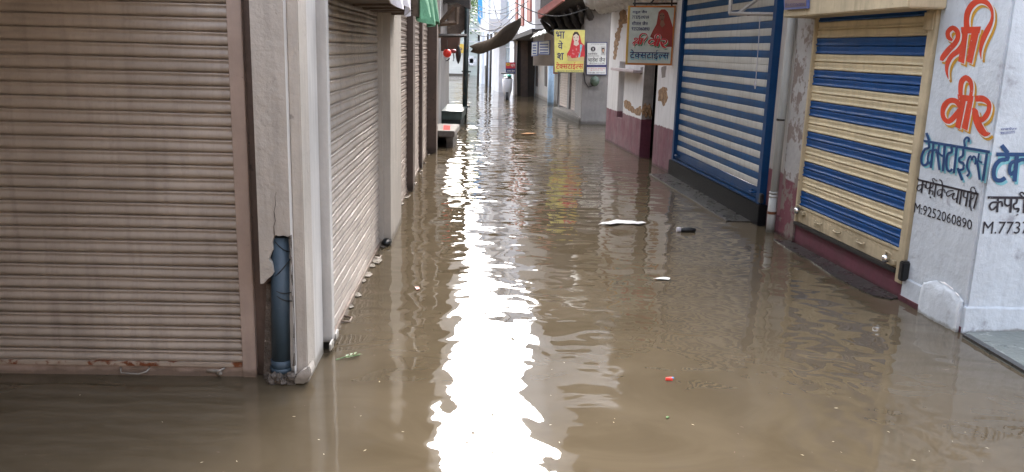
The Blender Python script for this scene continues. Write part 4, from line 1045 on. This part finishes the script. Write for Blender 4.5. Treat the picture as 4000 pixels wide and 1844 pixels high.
shape(Fvs, [(465, 190), (500, 178), (520, 235), (500, 262), (440, 255)], .0125, mat('print_dress', (.35, .05, .04)), 'printed_dress', vs, k8)
mb = MB()
for a, b in (((500, 108), (510, 112)), ((519, 108), (529, 112)), ((507, 134), (521, 137))):
    mb.fpoly(Fvs, [k8(a[0], a[1]), k8(b[0], a[1]), k8(b[0], b[1]), k8(a[0], b[1])], .014, .015)
mb.build('printed_features', P_hair, vs)
def fit(src, box, quad):
    (x0, y0, x1, y1) = box; tl, tr, br, bl_ = [Vector(p) for p in quad]
    def f(x, y):
        s_, t = (x - x0) / (x1 - x0), (y - y0) / (y1 - y0)
        p = tl.lerp(tr, s_).lerp(bl_.lerp(br, s_), t); return p.x, p.y
    return f
fs1 = fit(SHRI, (455, 0, 862, 612), [k8(308, 232), k8(412, 236), k8(410, 336), k8(305, 330)])
fs2 = fit(VEER, (455, 585, 840, 1060), [k8(418, 238), k8(552, 240), k8(548, 340), k8(415, 336)])
for (m_, w_, sh, nm) in ((P_green, .016, (22, 62), 'green_shadow'), (P_wht, .019, (0, 8), 'white_outline'), (P_veil, .022, (0, 0), 'red_lettering')):
    mb = MB(); g_ = 16 if nm == 'white_outline' else 0
    strokes_on(mb, Fvs, SHRI, fs1, w_, 0, sh, g_); strokes_on(mb, Fvs, VEER, fs2, w_, 0, (sh[0], sh[1] * .8), g_); mb.build(nm, m_, vs)
for (m_, w_, dy, nm) in ((P_cyan, .012, 12, 'teal_shadow'), (P_navy, .015, 0, 'navy_lettering')):
    mb = MB(); text_on(mb, Fvs, TEX_T, [k8(288, 348 + dy), k8(566, 352 + dy), k8(562, 420 + dy), k8(288, 416 + dy)], w_)
    if dy == 0:
        mb.build(nm, m_, vs); mb = MB(); text_on(mb, Fvs, ['रा', 'हु', 'ल', ' ', 'जै', 'न'], [k8(306, 72), k8(410, 72), k8(408, 100), k8(306, 100)], w_)
        mb.build(nm, m_, vs); mb = MB(); text_on(mb, Fvs, ['7737519719'], [k8(304, 110), k8(422, 110), k8(420, 134), k8(304, 132)], w_)
        mb.build(nm, m_, vs); mb = MB(); text_on(mb, Fvs, ['शी', 'त', 'ल', ' ', 'जै', 'न'], [k8(302, 148), k8(415, 150), k8(413, 178), k8(302, 178)], w_)
        mb.build(nm, m_, vs); mb = MB(); text_on(mb, Fvs, ['9252060890'], [k8(300, 190), k8(428, 192), k8(426, 216), k8(300, 214)], w_)
    mb.build(nm, m_, vs)
br = thing('sign_bracket', FW.p(FW.L, 0, 2.6), 'dark iron bracket bar holding the orange framed sign', 'bracket')
Fr_ = Fvs
for q in (((1582, 18), (1648, 20)), ((1648, 20), (1660, 21))): pass
mb = MB(); mb.tube([D(1592, 9, Yv), D(1712, 9, Yv)], .018, 6); mb.build('bar', M_irondk, br)
for x in (1597, 1690):
    mb = MB(); mb.tube([D(x, 16, Yv), D(x, -30, Yv)], .014, 6); mb.build('hanger', M_irondk, br)
mb = MB(); mb.tube([D(1708, 64, Yv - .03), D(1712, -30, Yv - .03)], .022, 6); mb.build('wall_post', M_irondk, br)
mb = MB(); mb.tube([D(1636, 9, Yv), D(1668, -25, Yv)], .014, 6); mb.build('brace', M_irondk, br)

# ================================================================== BLUE SHUTTER SHOP
bs = thing('blue_shutter_shop', (2.7, 11, 0), 'shop with blue and white striped shutter above black base', 'shop')
FB = Frame(G(1686, 437), G(1897, 558))
zb_l = FB.z_at(2620 / S, 626 / S, .03); zb_r = FB.z_at(2950 / S, 788 / S, .03); zB = (zb_l + zb_r) / 2
uL = FB.u_at(1698, 395); uR = FB.u_at(2968 / S, 715 / S); uRo = FB.u_at(2990 / S, 715 / S); uLo = FB.u_at(1691, 400)
mb = MB(); mb.fbox(FB, uLo - .02, uRo, -.3, .05, -.3, zB); mb.build('granite_base', M_granite, bs, bevel=.006)
zt5 = FB.z_at(2640 / S, 216 / S)     # top of the doubled pale slat is near eye level
p5 = .0815
zr0 = zB + .165
kd = round((FB.z_at(2900 / S, 240 / S) - zr0) / p5)
def bcol(k):
    if k < kd: return 1 if (k % 2 == 0) else 0
    return 1 if ((k - 1) % 2 == 0) else 0
if bcol(kd - 1) == 0: kd += 1
mb = curtain(FB, lambda z: (uL - .01, uR + .01), -.03, zr0, p5, 34, LATH_FLAT, bcol); bsh = mb.build('roller_shutter', [M_blue, M_cream], bs, smooth=True)
mb = MB(); mb.fbox(FB, uL, uR, -.06, -.015, zB, zr0 - .002); mb.build('bottom_rail', M_bframe, bsh, bevel=.003)
mb = MB(); mb.fbox(FB, uL, uR - .02, -.014, .03, zB + .002, zB + .03); mb.fbox(FB, uL, uR - .02, -.014, .008, zB + .05, zB + .065); mb.build('rail_lip', M_bframe, bsh, bevel=.004)
mb = MB(); mb.fbox(FB, uL - .1, uL, -.1, .03, zB + .003, 3.3); mb.build('guide_rail', M_bframe, bsh, bevel=.004)
mb = MB(); mb.fbox(FB, uR, uR + .10, -.1, .03, zB - .1, 3.3); mb.build('guide_rail', M_bframe, bsh, bevel=.004)
for u in (uL + .08, uR - .25):
    mb = MB(); mb.tube([FB.p(u, -.015, zB + .11), FB.p(u + .03, .03, zB + .10), FB.p(u + .12, .03, zB + .10), FB.p(u + .15, -.015, zB + .11)], .012, 6); mb.build('handle', M_bframe, bsh, smooth=True)
mb = MB(); u, z = FB.at(2985 / S, 745 / S, .03); mb.fbox(FB, uR + .1, uR + .17, 0, .04, zB + .02, zB + .13); mb.build('lock_block', M_black, bsh, bevel=.008)
mb = MB(); mb.fbox(FB, uLo - .1, uRo + .8, -3, 1.65, 3.7, 5.9); mb.fbox(FB, uLo, uRo, -.3, .85, 3.05, 3.18); mb.fbox(FB, uLo - .05, uRo + .1, -.7, -.1, 3.3, 3.7); mb.build('upper_wall', M_upwhite, bs)
# slab in front of it, just breaking the water
lp = [G(1633, 437, .012), G(1686, 437, .012), G(1897, 557, .012), G(1827, 555, .012)]
mb = MB(); mb.prism([p - Vector((0, 0, .25)) for p in lp], lp); mb.build('front_slab', M_ledge, bs)
eg = [G(1633, 437, .016), G(1636, 436.5, .016), G(1829.5, 554.5, .016), G(1826, 555.2, .016)]
mb = MB(); mb.prism([p - Vector((0, 0, .03)) for p in eg], eg); mb.build('slab_edge', M_stone, bs)
# strip of wall, pipe, pier
FR = Frame(G(1954, 587), G(2420, 838))
us0 = FB.u_at(3012 / S, 450 / S)
mb = MB(); mb.fbox(FB, uR + .10, uR + .95, -.5, -.05, -.3, 3.3); mb.build('wall_strip', M_stripw, bs, bevel=.004)
pb = G(1943, 585); 
mb = MB(); pdir = Vector((pb.x - .02, pb.y + .02, 0)); rpp = 20 * S * pb.y / FOC / 2
mb.tube([pdir + Vector((0, 0, -.3)), pdir + Vector((.02, .0, 3.4))], rpp, 20)
for z in (.40, .44): mb.tube([pdir + Vector((0, 0, z - .012)), pdir + Vector((0, 0, z + .012))], rpp * 1.1, 20)
mb.tube([pdir + Vector((0, 0, -.1)), pdir + Vector((0, 0, .42))], rpp * 1.05, 20)
wp = mb.build('drain_pipe', M_pvc, bs, smooth=True)
mb = MB(); mb.tube([pdir + Vector((0, 0, .205)), pdir + Vector((0, 0, .235))], rpp * 1.16, 20); mb.build('pipe_clip', mat('rusty_iron', (.16, .06, .03), .8, .3, 10), wp)
mb = MB(); mb.tube([pdir + Vector((0, 0, 1.22)), pdir + Vector((0, 0, 1.24))], rpp * 1.1, 20); mb.build('pipe_clip', M_irondk, wp)
# white iron bracket with a hanging cord
bk = thing('iron_bracket', D(1880, 20, 10), 'old white iron bracket with a cord before blue shutter', 'bracket')
Yk2 = 9.6
mb = MB(); mb.tube([D(1834, 34, Yk2 + .2), D(1990, 37, Yk2 - .1)], .022, 4); mb.build('bar', M_bracket, bk)
mb = MB(); mb.tube([D(1836, 34, Yk2 + .2), D(1840, -20, Yk2 + .2)], .022, 4); mb.build('upright', M_bracket, bk)
mb = MB(); mb.tube([D(1858, 33, Yk2 + .18), D(1900, 2, Yk2 + .15), D(1915, -15, Yk2 + .1)], .02, 4); mb.build('brace', M_bracket, bk)
mb = MB(); mb.tube([D(1912, 36, Yk2 + .06), D(1908, 110, Yk2 + .06), D(1901, 205, Yk2 + .06)], .005, 5); mb.tube([D(1901, 203, Yk2 + .06), D(1900, 214, Yk2 + .06), D(1899, 224, Yk2 + .06)], [.008, .014, .008], 6); mb.build('cord', M_cls, bk)

# ================================================================== YELLOW SHUTTER SHOP (right corner)
yw = thing('painted_corner_shop', (3.4, 7, 0), 'right corner shop with yellow and blue shutter and painted lettering', 'shop')
def uc(px, py, w=0): return FR.at(px / S, py / S, w)
uyl = uc(3121, 800)[0]; uyr = uc(3519, 900, .02)[0]
zyr = (uc(3121, 800)[1] + uc(3507, 971)[1]) / 2
zyb = (uc(3100, 856)[1] + uc(3442, 1021)[1]) / 2
uyl2 = uc(3202, 66)[0]; 
p6 = None
# pitch from the right edge: 11 colour pairs... measured from the stripe at eye level
z_a = uc(3644 - 90, 545 / 1.98)[1]
p6 = .0762
def ycol(k): return 0 if (k // 2) % 2 == 0 else 1
ww = .0
mb = curtain(FR, lambda z: (uyl - .02, uyr + .02), -.02, zyr, p6, 27, LATH_RIDGE, ycol); ysh = mb.build('roller_shutter', [M_yblue, M_ypaint], yw, smooth=True)
mb = MB(); mb.fbox(FR, uyl, uyr, -.04, .0, zyb, zyr + .0); mb.build('bottom_rail', M_yframe, ysh, bevel=.004)
mb = MB(); mb.fbox(FR, uyl - .03, uyr + .0, -.04, .03, zyb - .035, zyb - .002); mb.build('rubber_strip', M_black, ysh, bevel=.004)
mb = MB(); mb.fbox(FR, uyl, uyr, 0.001, .008, zyr - .02, zyr); mb.build('rail_lip', M_yframe, ysh, bevel=.002)
mb = MB(); mb.fbox(FR, uyl - .04, uyl - .004, -.06, .02, zyb - .01, 3.0); mb.build('guide_rail', M_yframe, ysh, bevel=.003)
ugr = uc(3559, 877, 0)[0]
mb = MB(); mb.fbox(FR, uyr, ugr, -.06, .02, zyb - .1, 3.0); mb.build('guide_rail', M_yframe, ysh, bevel=.004)
for f in (.25, .45, .68):
    u = uyl + (uyr - uyl) * f; z = zyb + .5 * (zyr - zyb); mb = MB()
    mb.tube([FR.p(u - .06, 0, z), FR.p(u - .05, .022, z - .008), FR.p(u + .05, .022, z - .008), FR.p(u + .06, 0, z)], .008, 6); mb.build('handle', M_yframe, ysh, smooth=True)
def padlock(u, z, F):
    mb = MB(); c = F.p(u, .05, z); mb.ball(c, .036, .03, .036, 14, 10); mb.build('padlock', M_steel, ysh, smooth=True)
    mb = MB(); mb.tube([F.p(u - .035, .01, z + .02), F.p(u - .03, .04, z + .055), F.p(u + .01, .05, z + .062), F.p(u + .035, .03, z + .04)], .009, 8); mb.fbox(F, u - .01, u + .09, .001, .03, z - .03, z + .0); mb.build('lock_hasp', M_yframe, ysh)
u, z = uc(3460, 1010, .05); padlock(u, z, FR)
u, z = uc(3110, 825, .05); padlock(u + .02, z + .01, FR)
mb = MB(); u, z = uc(3537, 1030); mb.fbox(FR, ugr + .002, ugr + .06, -.02, .06, zyb - .06, zyb + .10); mb.build('lock_block', M_black, ysh, bevel=.01)
# wall below shutter and slab
mb = MB(); mb.fbox(FR, -.25, uc(3513, 1160)[0], -.5, -.012, -.3, zyb - .04); mb.build('maroon_plinth', M_maroon, yw, bevel=.004)
# left pier
upl = FR.u_at(1962, 560)
mb = MB(); mb.fbox(FR, upl - .02, uyl - .05, -.5, .01, zyb - .25, 3.0); mb.build('left_pier', M_dado2, yw, bevel=.012)
# dirty slab at the foot
lp = [G(*q, .01) for q in ((1945, 600), (1990, 606), (2262, 748), (2240, 752), (2195, 742), (2150, 722), (2090, 690), (2040, 655), (1990, 630))]
mb = MB(); mb.prism([p - Vector((0, 0, .2)) for p in lp], lp); mb.build('foot_slab', M_ledge, yw)
# painted wall, both faces of the corner
uw0 = ugr; uc1_ = FR.L
c_ = FR.p(FR.L, 0, 0)
F2 = Frame((c_.x, c_.y), (c_.x + math.sin(R(84.5)), c_.y + math.cos(R(84.5))))
mb = MB()
mb.prism([FR.p(uw0, -.5, -.3), FR.p(uw0, 0, -.3), FR.p(FR.L, 0, -.3), F2.p(3.5, 0, -.3), F2.p(3.5, -.5, -.3), FR.p(FR.L - .5, -.5, -.3)],
         [FR.p(uw0, -.5, 3.6), FR.p(uw0, 0, 3.6), FR.p(FR.L, 0, 3.6), F2.p(3.5, 0, 3.6), F2.p(3.5, -.5, 3.6), FR.p(FR.L - .5, -.5, 3.6)])
pw = mb.build('painted_wall', M_wall1, yw, bevel=.018)
mb = MB(); mb.fbox(FR, uyl - .6, FR.L, -.5, -.06, 2.9, 3.6); mb.fbox(FR, -.6, FR.L, -3, .25, 3.7, 5.6); mb.build('upper_wall', M_upwhite, yw)
# base course, worn buttress
zb7 = FR.z_at(*((3526 / S), (1079 / S)))
mb = MB(); mb.fbox(FR, uw0 + .0, FR.L + .012, -.3, .012, -.3, zb7); mb.fbox(F2, -.012, 3.5, -.3, .012, -.3, F2.z_at(3760 / S, 1203 / S)); mb.build('base_course', M_wall1, pw, bevel=.006)
mb = MB(); mb.fbox(FR, uw0 - .02, FR.L + .0, -.2, .016, -.3, .045); mb.build('maroon_line', M_maroon, pw)
mb = MB()
ub0 = FR.u_at((3400 + 400 / 1.98) / S, (950 + 520 / 1.98) / S); ub1 = FR.L - .02
zbt = FR.z_at((3400 + 560 / 1.98) / S, (950 + 300 / 1.98) / S)
n_ = 14; ring = []
for j in range(9):
    s_ = j / 8; row = []
    for i in range(n_ + 1):
        t = i / n_; u = ub0 + (ub1 - ub0) * t
        prof = (math.sin(math.pi * (.06 + .88 * t))) ** .5
        z = (zbt * (.62 + .38 * prof)) * math.cos(s_ * math.pi / 2 * .96) ** .7 if s_ < 1 else -.1
        if j == 8: z = -.3
        w_ = .012 + .035 * math.sin(min(1, s_ * 1.25) * math.pi / 2) * prof ** .6
        row.append(FR.p(u, w_ + rnd.uniform(-.007, .007), z + rnd.uniform(-.005, .005)))
    ring.append(row)
for j in range(8):
    for i in range(n_): mb.face([ring[j][i], ring[j][i + 1], ring[j + 1][i + 1], ring[j + 1][i]])
mb.face([ring[j][0] for j in range(9)] + [FR.p(ub0, 0, -.3)]); mb.face([ring[j][n_] for j in range(9)] + [FR.p(ub1, 0, -.3)])
bt = mb.build('worn_buttress', M_wall1, pw, smooth=True)
bmx = bmesh.new(); bmx.from_mesh(bt.data); bmesh.ops.remove_doubles(bmx, verts=bmx.verts, dist=1e-4); bmx.to_mesh(bt.data); bmx.free()
mb = MB()
for i in range(5, n_ - 1):
    a, b = ring[0][i], ring[0][i + 1]; c, d = ring[1][i + 1], ring[1][i]
    o_ = FR.n * .006 + Vector((0, 0, .008)); mb.face([a + o_, b + o_, c + o_, d + o_])
mb.build('bare_white_cap', P_wht, pw)
# corner step
st = [G(2421, 842, .02), G(2576, 934, .02), G(2800, 1070, .02), F2.p(3.4, .0, .02), F2.p(.02, .0, .02)]
st = [G(2421, 842, .02), G(2576, 934, .02)]; dirv = (st[1] - st[0]); st2 = st[0] + dirv * 3
mb = MB(); q = [st[0], st2, Vector((st2.x + 2.5, st2.y, .02)), F2.p(3.4, .014, .02), F2.p(.03, .014, .02)]
mb.prism([p - Vector((0, 0, .3)) for p in q], q); mb.build('corner_step', mat('wet_green_slab', (.15, .165, .15), .3, .2, 3, .004, 20, spots=((.32, .33, .31), 12, .6, .06)), yw, bevel=.012)
mb = MB(); n2 = Vector((dirv.y, -dirv.x, 0)).normalized() * .05
if n2.x < 0: n2 = -n2
q = [st[0] + Vector((0, 0, .006)), st2 + Vector((0, 0, .006)), st2 + n2 + Vector((0, 0, .006)), st[0] + n2 + Vector((0, 0, .006))]
mb.prism([p - Vector((0, 0, .02)) for p in q], q); mb.build('step_edge', M_ledge, yw)
# shutter housing
zh = FR.z_at(3151 / S, 63 / S, .3); zh2 = FR.z_at(3667 / S, 20 / S, .3)
uh0 = FR.at(3060 / S, 50 / S, .3)[0]
mb = MB(); z_ = (zh + zh2) / 2; mb.fbox(FR, uh0, ugr + .08, .0, .3, z_, z_ + .5); hs_ = mb.build('shutter_housing', M_yframe, yw, bevel=.01)
mb = MB(); mb.fbox(FR, ugr - .16, ugr - .01, .0, .03, z_ - .16, z_ - .002); mb.build('housing_bracket', M_yframe, yw, bevel=.02)
# small board on the housing
FH = Frame(FR.p(0, .3, 0), FR.p(1, .3, 0))
mb = MB(); mb.fpoly(FH, [(1978, -30), (2040, -28), (2038, 21), (1980, 25)], .006, .03); sbd = mb.build('small_board', B_dbl); tag(sbd, 'small dark board with blue edge on the yellow shutter housing', 'sign')
mb = MB(); mb.fpoly(FH, [(1981, -30), (2038, -28), (2036, 16), (1983, 19.5)], .032, .034); mb.build('board_face', flat('board_mauve', (.20, .14, .14)), sbd)
mb = MB(); text_on(mb, FH, ['जै', 'न', '-9252060890'], [(1984, 8), (2036, 5), (2035, 15), (1984, 18)], .04); mb.build('lettering', P_navy, sbd)
mb = MB(); text_on(mb, FH, ['र'], [(2005, -16), (2016, -16), (2016, 0), (2005, 0)], .04); mb.build('mark', P_wht, sbd)

# painted lettering
for (m_, w_, sh, nm, g_) in ((P_yel, .0025, (17, 26), 'yellow_shadow', 10), (P_wht, .0045, (6, 8), 'white_outline', 8), (P_red, .0065, (0, 0), 'red_lettering', 0)):
    mb = MB(); strokes_on(mb, FR, SHRI, c4, w_, 0, sh, g_); strokes_on(mb, FR, VEER, c4, w_ , 0, sh, g_); mb.build(nm, m_, pw)
for (m_, w_, sh, nm, g_) in ((P_cyan, .0025, (13, 20), 'cyan_shadow', -2), (P_blue, .006, (0, 0), 'blue_lettering', 3)):
    mb = MB(); strokes_on(mb, FR, TEXW, c5, w_, 0, sh, g_); mb.build(nm, m_, pw)
    mb = MB(); strokes_on(mb, F2, TEK2, c5, w_, 0, (sh[0] * 1.4, sh[1] * 1.4), g_); mb.build(nm, m_, pw)
mb = MB(); strokes_on(mb, FR, KAPDE, c5, .004, 0)
text_on(mb, FR, ['M:9252060890'], [c5(300, 690), c5(832, 856), c5(824, 948), c5(288, 782)], .004, bold=0); mb.build('black_lettering', P_blk, pw)
mb = MB(); strokes_on(mb, F2, KAP2, c5, .004, 0)
text_on(mb, F2, ['M.7737519719'], [c5(930, 866), c5(1790, 868), c5(1776, 980), c5(916, 982)], .004, bold=0); mb.build('black_lettering', P_blk, pw)
mb = MB()
text_on(mb, F2, ['रा', 'ज', 'पें', 'ट', 'र'], [c5(1090, -2), c5(1240, -8), c5(1236, 16), c5(1086, 22)], .004); text_on(mb, F2, ['9001015773'], [c5(1086, 36), c5(1222, 26), c5(1218, 48), c5(1084, 62)], .004); mb.build('signwriter_mark', B_dbl, pw)

# ================================================================== UNSEEN LIGHT BLOCKERS AROUND THE CROSSING
ob_ = thing('rear_light_blocker', (0, -3, 0), 'unseen plain building added behind the viewer to block light', 'building')  # added out of view to keep open sky off the facing fronts
Fo = Frame((9, -2.6), (-9, -2.6))
mb = MB(); mb.fbox(Fo, 0, 18, -3, 0, -.3, 6.0); mb.fbox(Fo, 0, 18, 0, .7, 3.4, 3.55); mb.build('wall', M_oppw, ob_)
for u in (3, 7, 11, 15):
    mb = MB(); mb.fbox(Fo, u - .5, u + .5, .002, .05, 4.4, 5.8); mb.build('window', M_door, ob_)
    mb = curtain(Fo, lambda z, u=u: (u - 1.1, u + 1.1), .02, .1, .08, 32, LATH_BEAD); mb.build('roller_shutter', M_shut3, ob_, smooth=True)
lb_ = thing('side_light_blocker', (-8, 1, 0), 'unseen plain block added on the left to block light', 'building')  # added out of view to darken the left end of the front shutter
Fl = Frame((-4.9, -2.6), (-4.9, 5)); mb = MB(); mb.fbox(Fl, 0, 7.6, -3, 0, -.3, 6); mb.build('wall', M_oppw, lb_)

# ================================================================== OVERHEAD CABLES
cg = 'thin dark cables crossing above the far end'
for (a, b, sag, lb) in (((1196, 30, 34), (1300, 55, 30), .35, 'cable from the blue sign down to the awning end'), ((1200, 12, 33), (1296, 8, 31), .25, 'nearly level cable high above the blue sign'), ((1215, 48, 34), (1292, 22, 31), .3, 'cable crossing the grey balcony'), ((1240, 0, 32), (1262, 60, 31), .2, 'steep cable before the white building'), ((1188, 78, 32), (1262, 62, 31), .3, 'cable just above the tarpaulin edge'), ((1295, 6, 20), (1480, 20, 21), .25, 'thin cable drooping across in front of the carved canopy'), ((1188, 20, 30), (1330, 2, 28), .3, 'upper cable before the red windows'),
                        ((1200, 70, 34), (1320, 10, 30), .4, 'cable rising past the blue sign to red windows'), ((1183, 52, 30), (1300, 30, 32), .5, 'lowest sagging cable above the brown tarpaulin'),
                        ((1215, 0, 36), (1290, 40, 33), .2, 'cable sloping down across the white building'), ((1300, 30, 24), (1370, 60, 24), .15, 'short cable below the red windows')):
    p, q = D(a[0], a[1], a[2]), D(b[0], b[1], b[2]); mb = MB()
    mb.tube([p.lerp(q, k / 12) - Vector((0, 0, sag * math.sin(math.pi * k / 12))) for k in range(13)], .012, 5)
    tag(mb.build('overhead_cable', M_black, smooth=True), lb, 'cable', cg)

for k, (xa, xb, zh_) in enumerate(((-.55, -.9, 5.0), (-.15, -.2, 5.4), (.25, -.1, 5.2))):
    p, q = Vector((xa, 3.5, zh_)), Vector((xb, 31, zh_ + .2)); mb = MB()
    mb.tube([p.lerp(q, j / 24) + Vector((.05 * math.sin(j * 1.3 + k), 0, -.5 * abs(math.sin(math.pi * j / 12)))) for j in range(25)], .012, 5)
    o = tag(mb.build('overhead_cable', M_black, smooth=True), 'long dark cable strung high along the alley, mirrored in the bright water', 'cable', 'cables strung along the alley')

# ================================================================== FLOATING LITTER
def scraps():
    for (x, y, w_, h_) in ((962, 618, 10, 9), (948, 655, 14, 16), (936, 668, 10, 8), (925, 690, 13, 12), (912, 706, 10, 8), (898, 742, 12, 9), (1010, 512, 8, 7), (1022, 495, 9, 5), (1040, 462, 7, 5), (880, 770, 12, 8)):
        q = [(x - w_, y), (x - w_ * .3, y - h_ * .6), (x + w_ * .5, y - h_ * .5), (x + w_, y + 1), (x + w_ * .3, y + h_ * .5), (x - w_ * .5, y + h_ * .45)]
        o = float_sheet(q, .006, M_scrap, 'plastic_scrap', 'thin pale plastic scrap floating along the foot of left shutters', 'plastic scrap', .004, .002)
        o['group'] = 'pale plastic scraps along the left shutters'
M_scrap = mat('clear_plastic_scrap', (.27, .24, .20), .3, .25, 40)
def float_sheet(px, z, m_, name, label, cat, jit=.006, t=.004):
    q = rough_edge(px, 2.2, 12); pts = [G(x, y, z) + Vector((0, 0, rnd.uniform(0, jit))) for x, y in q]
    mb = MB(); mb.prism([p - Vector((0, 0, t)) for p in pts], pts); return tag(mb.build(name, m_), label, cat)
float_sheet([(1504, 564), (1530, 558), (1550, 553), (1568, 557), (1590, 556), (1626, 562), (1606, 564), (1565, 562), (1535, 566)], .012, M_paper, 'floating_bag', 'flat white plastic bag floating mid alley', 'plastic bag', .015)
scraps()
float_sheet([(1644, 701), (1662, 697), (1686, 699), (1683, 703), (1660, 703)], .01, M_paper, 'floating_paper', 'small white paper scrap floating below the black bottle', 'paper')
float_sheet([(1311, 336), (1325, 333), (1350, 334.5), (1340, 337.5), (1318, 338)], .02, M_leafb, 'floating_leaf', 'large brown leaf floating far up the alley', 'leaf')
float_sheet([(1043, 723), (1052, 722), (1058, 726), (1048, 729)], .008, mat('pink_scrap', (.55, .22, .18), .6), 'floating_paper', 'pink paper scrap floating near the left shutters', 'paper')
mb = MB(); c = G(1683, 953, .01)
wr_ = thing('sweet_wrapper', c, 'shiny red sweet wrapper floating in the open water', 'wrapper')
mb.prism([c + Vector(v) for v in ((-.022, -.01, -.006), (.02, -.012, -.006), (.022, .01, -.006), (-.02, .012, -.006))], [c + Vector(v) for v in ((-.018, -.006, .008), (.018, -.008, .006), (.02, .008, .01), (-.018, .008, .006))]); mb.build('foil', M_red, wr_)
mb = MB(); mb.ball(c + Vector((.022, 0, .006)), .008, .007, .006); mb.build('twist', mat('blue_foil', (.1, .3, .6), .3), wr_, smooth=True)
float_sheet([(1674, 1049), (1680, 1047), (1684, 1050), (1678, 1053)], .006, M_leaf, 'floating_leaf', 'tiny green leaf floating below the red wrapper', 'leaf')
bo = G(1702, 578, .02); bo2 = G(1752, 579, .02)
bt_ = thing('floating_bottle', bo, 'black bottle with pale cap floating before the blue shutter', 'bottle')
L_ = bo2 - bo
mb = MB(); mb.tube([bo + L_ * .2, bo + L_ * .3, bo + L_ * .75, bo + L_ * .95], [.02, .032, .03, .018], 10); mb.build('body', M_black, bt_, smooth=True)
mb = MB(); mb.tube([bo, bo + L_ * .2], .03, 10); mb.build('cap', M_cls, bt_, smooth=True)
tw_ = thing('floating_twig', G(880, 898, 0), 'leafy green twig floating by the left corner pillar', 'twig')
mb = MB(); a, b = G(845, 905, .006), G(905, 893, .006); mb.tube([a, a.lerp(b, .5) + Vector((0, .01, .004)), b], .0035, 6); mb.build('stem', M_leaf, tw_)
mb = MB()
for k in range(7):
    t = .35 + .6 * k / 7; p = a.lerp(b, t); d = (b - a).normalized(); s_ = (1 if k % 2 else -1); n = Vector((-d.y, d.x, 0)) * s_
    mb.face([p + Vector((0, 0, .007 + k * .0008)), p + d * .02 + n * .012 + Vector((0, 0, .009 + k * .0008)), p + d * .03 + n * .03 + Vector((0, 0, .008 + k * .0008)), p + d * .005 + n * .02 + Vector((0, 0, .01 + k * .0008))])
mb.build('leaves', M_leaf, tw_)
mb = MB(); rs = random.Random(11)
for k in range(150):
    x, y = rs.uniform(20, 2500), 560 + 628 * rs.random() ** .8
    if x < 840 and y < 990: continue
    if x > 1900 and y < 1000: continue
    g = G(x, y, .003); s_ = rs.uniform(.002, .0065); th = rs.uniform(0, 6.28)
    d = Vector((math.cos(th), math.sin(th), 0)) * s_ * rs.uniform(1, 2.2); n = Vector((-math.sin(th), math.cos(th), 0)) * s_ * .5
    mb.face([g - d, g + n, g + d, g - n], 0 if rs.random() < .6 else 1)
o = mb.build('floating_specks', [mat('pale_speck', (.55, .47, .32), .7), M_wbox]); o['kind'] = 'stuff'; o['label'] = 'fine specks of husk and leaf floating on the water'; o['category'] = 'floating debris'
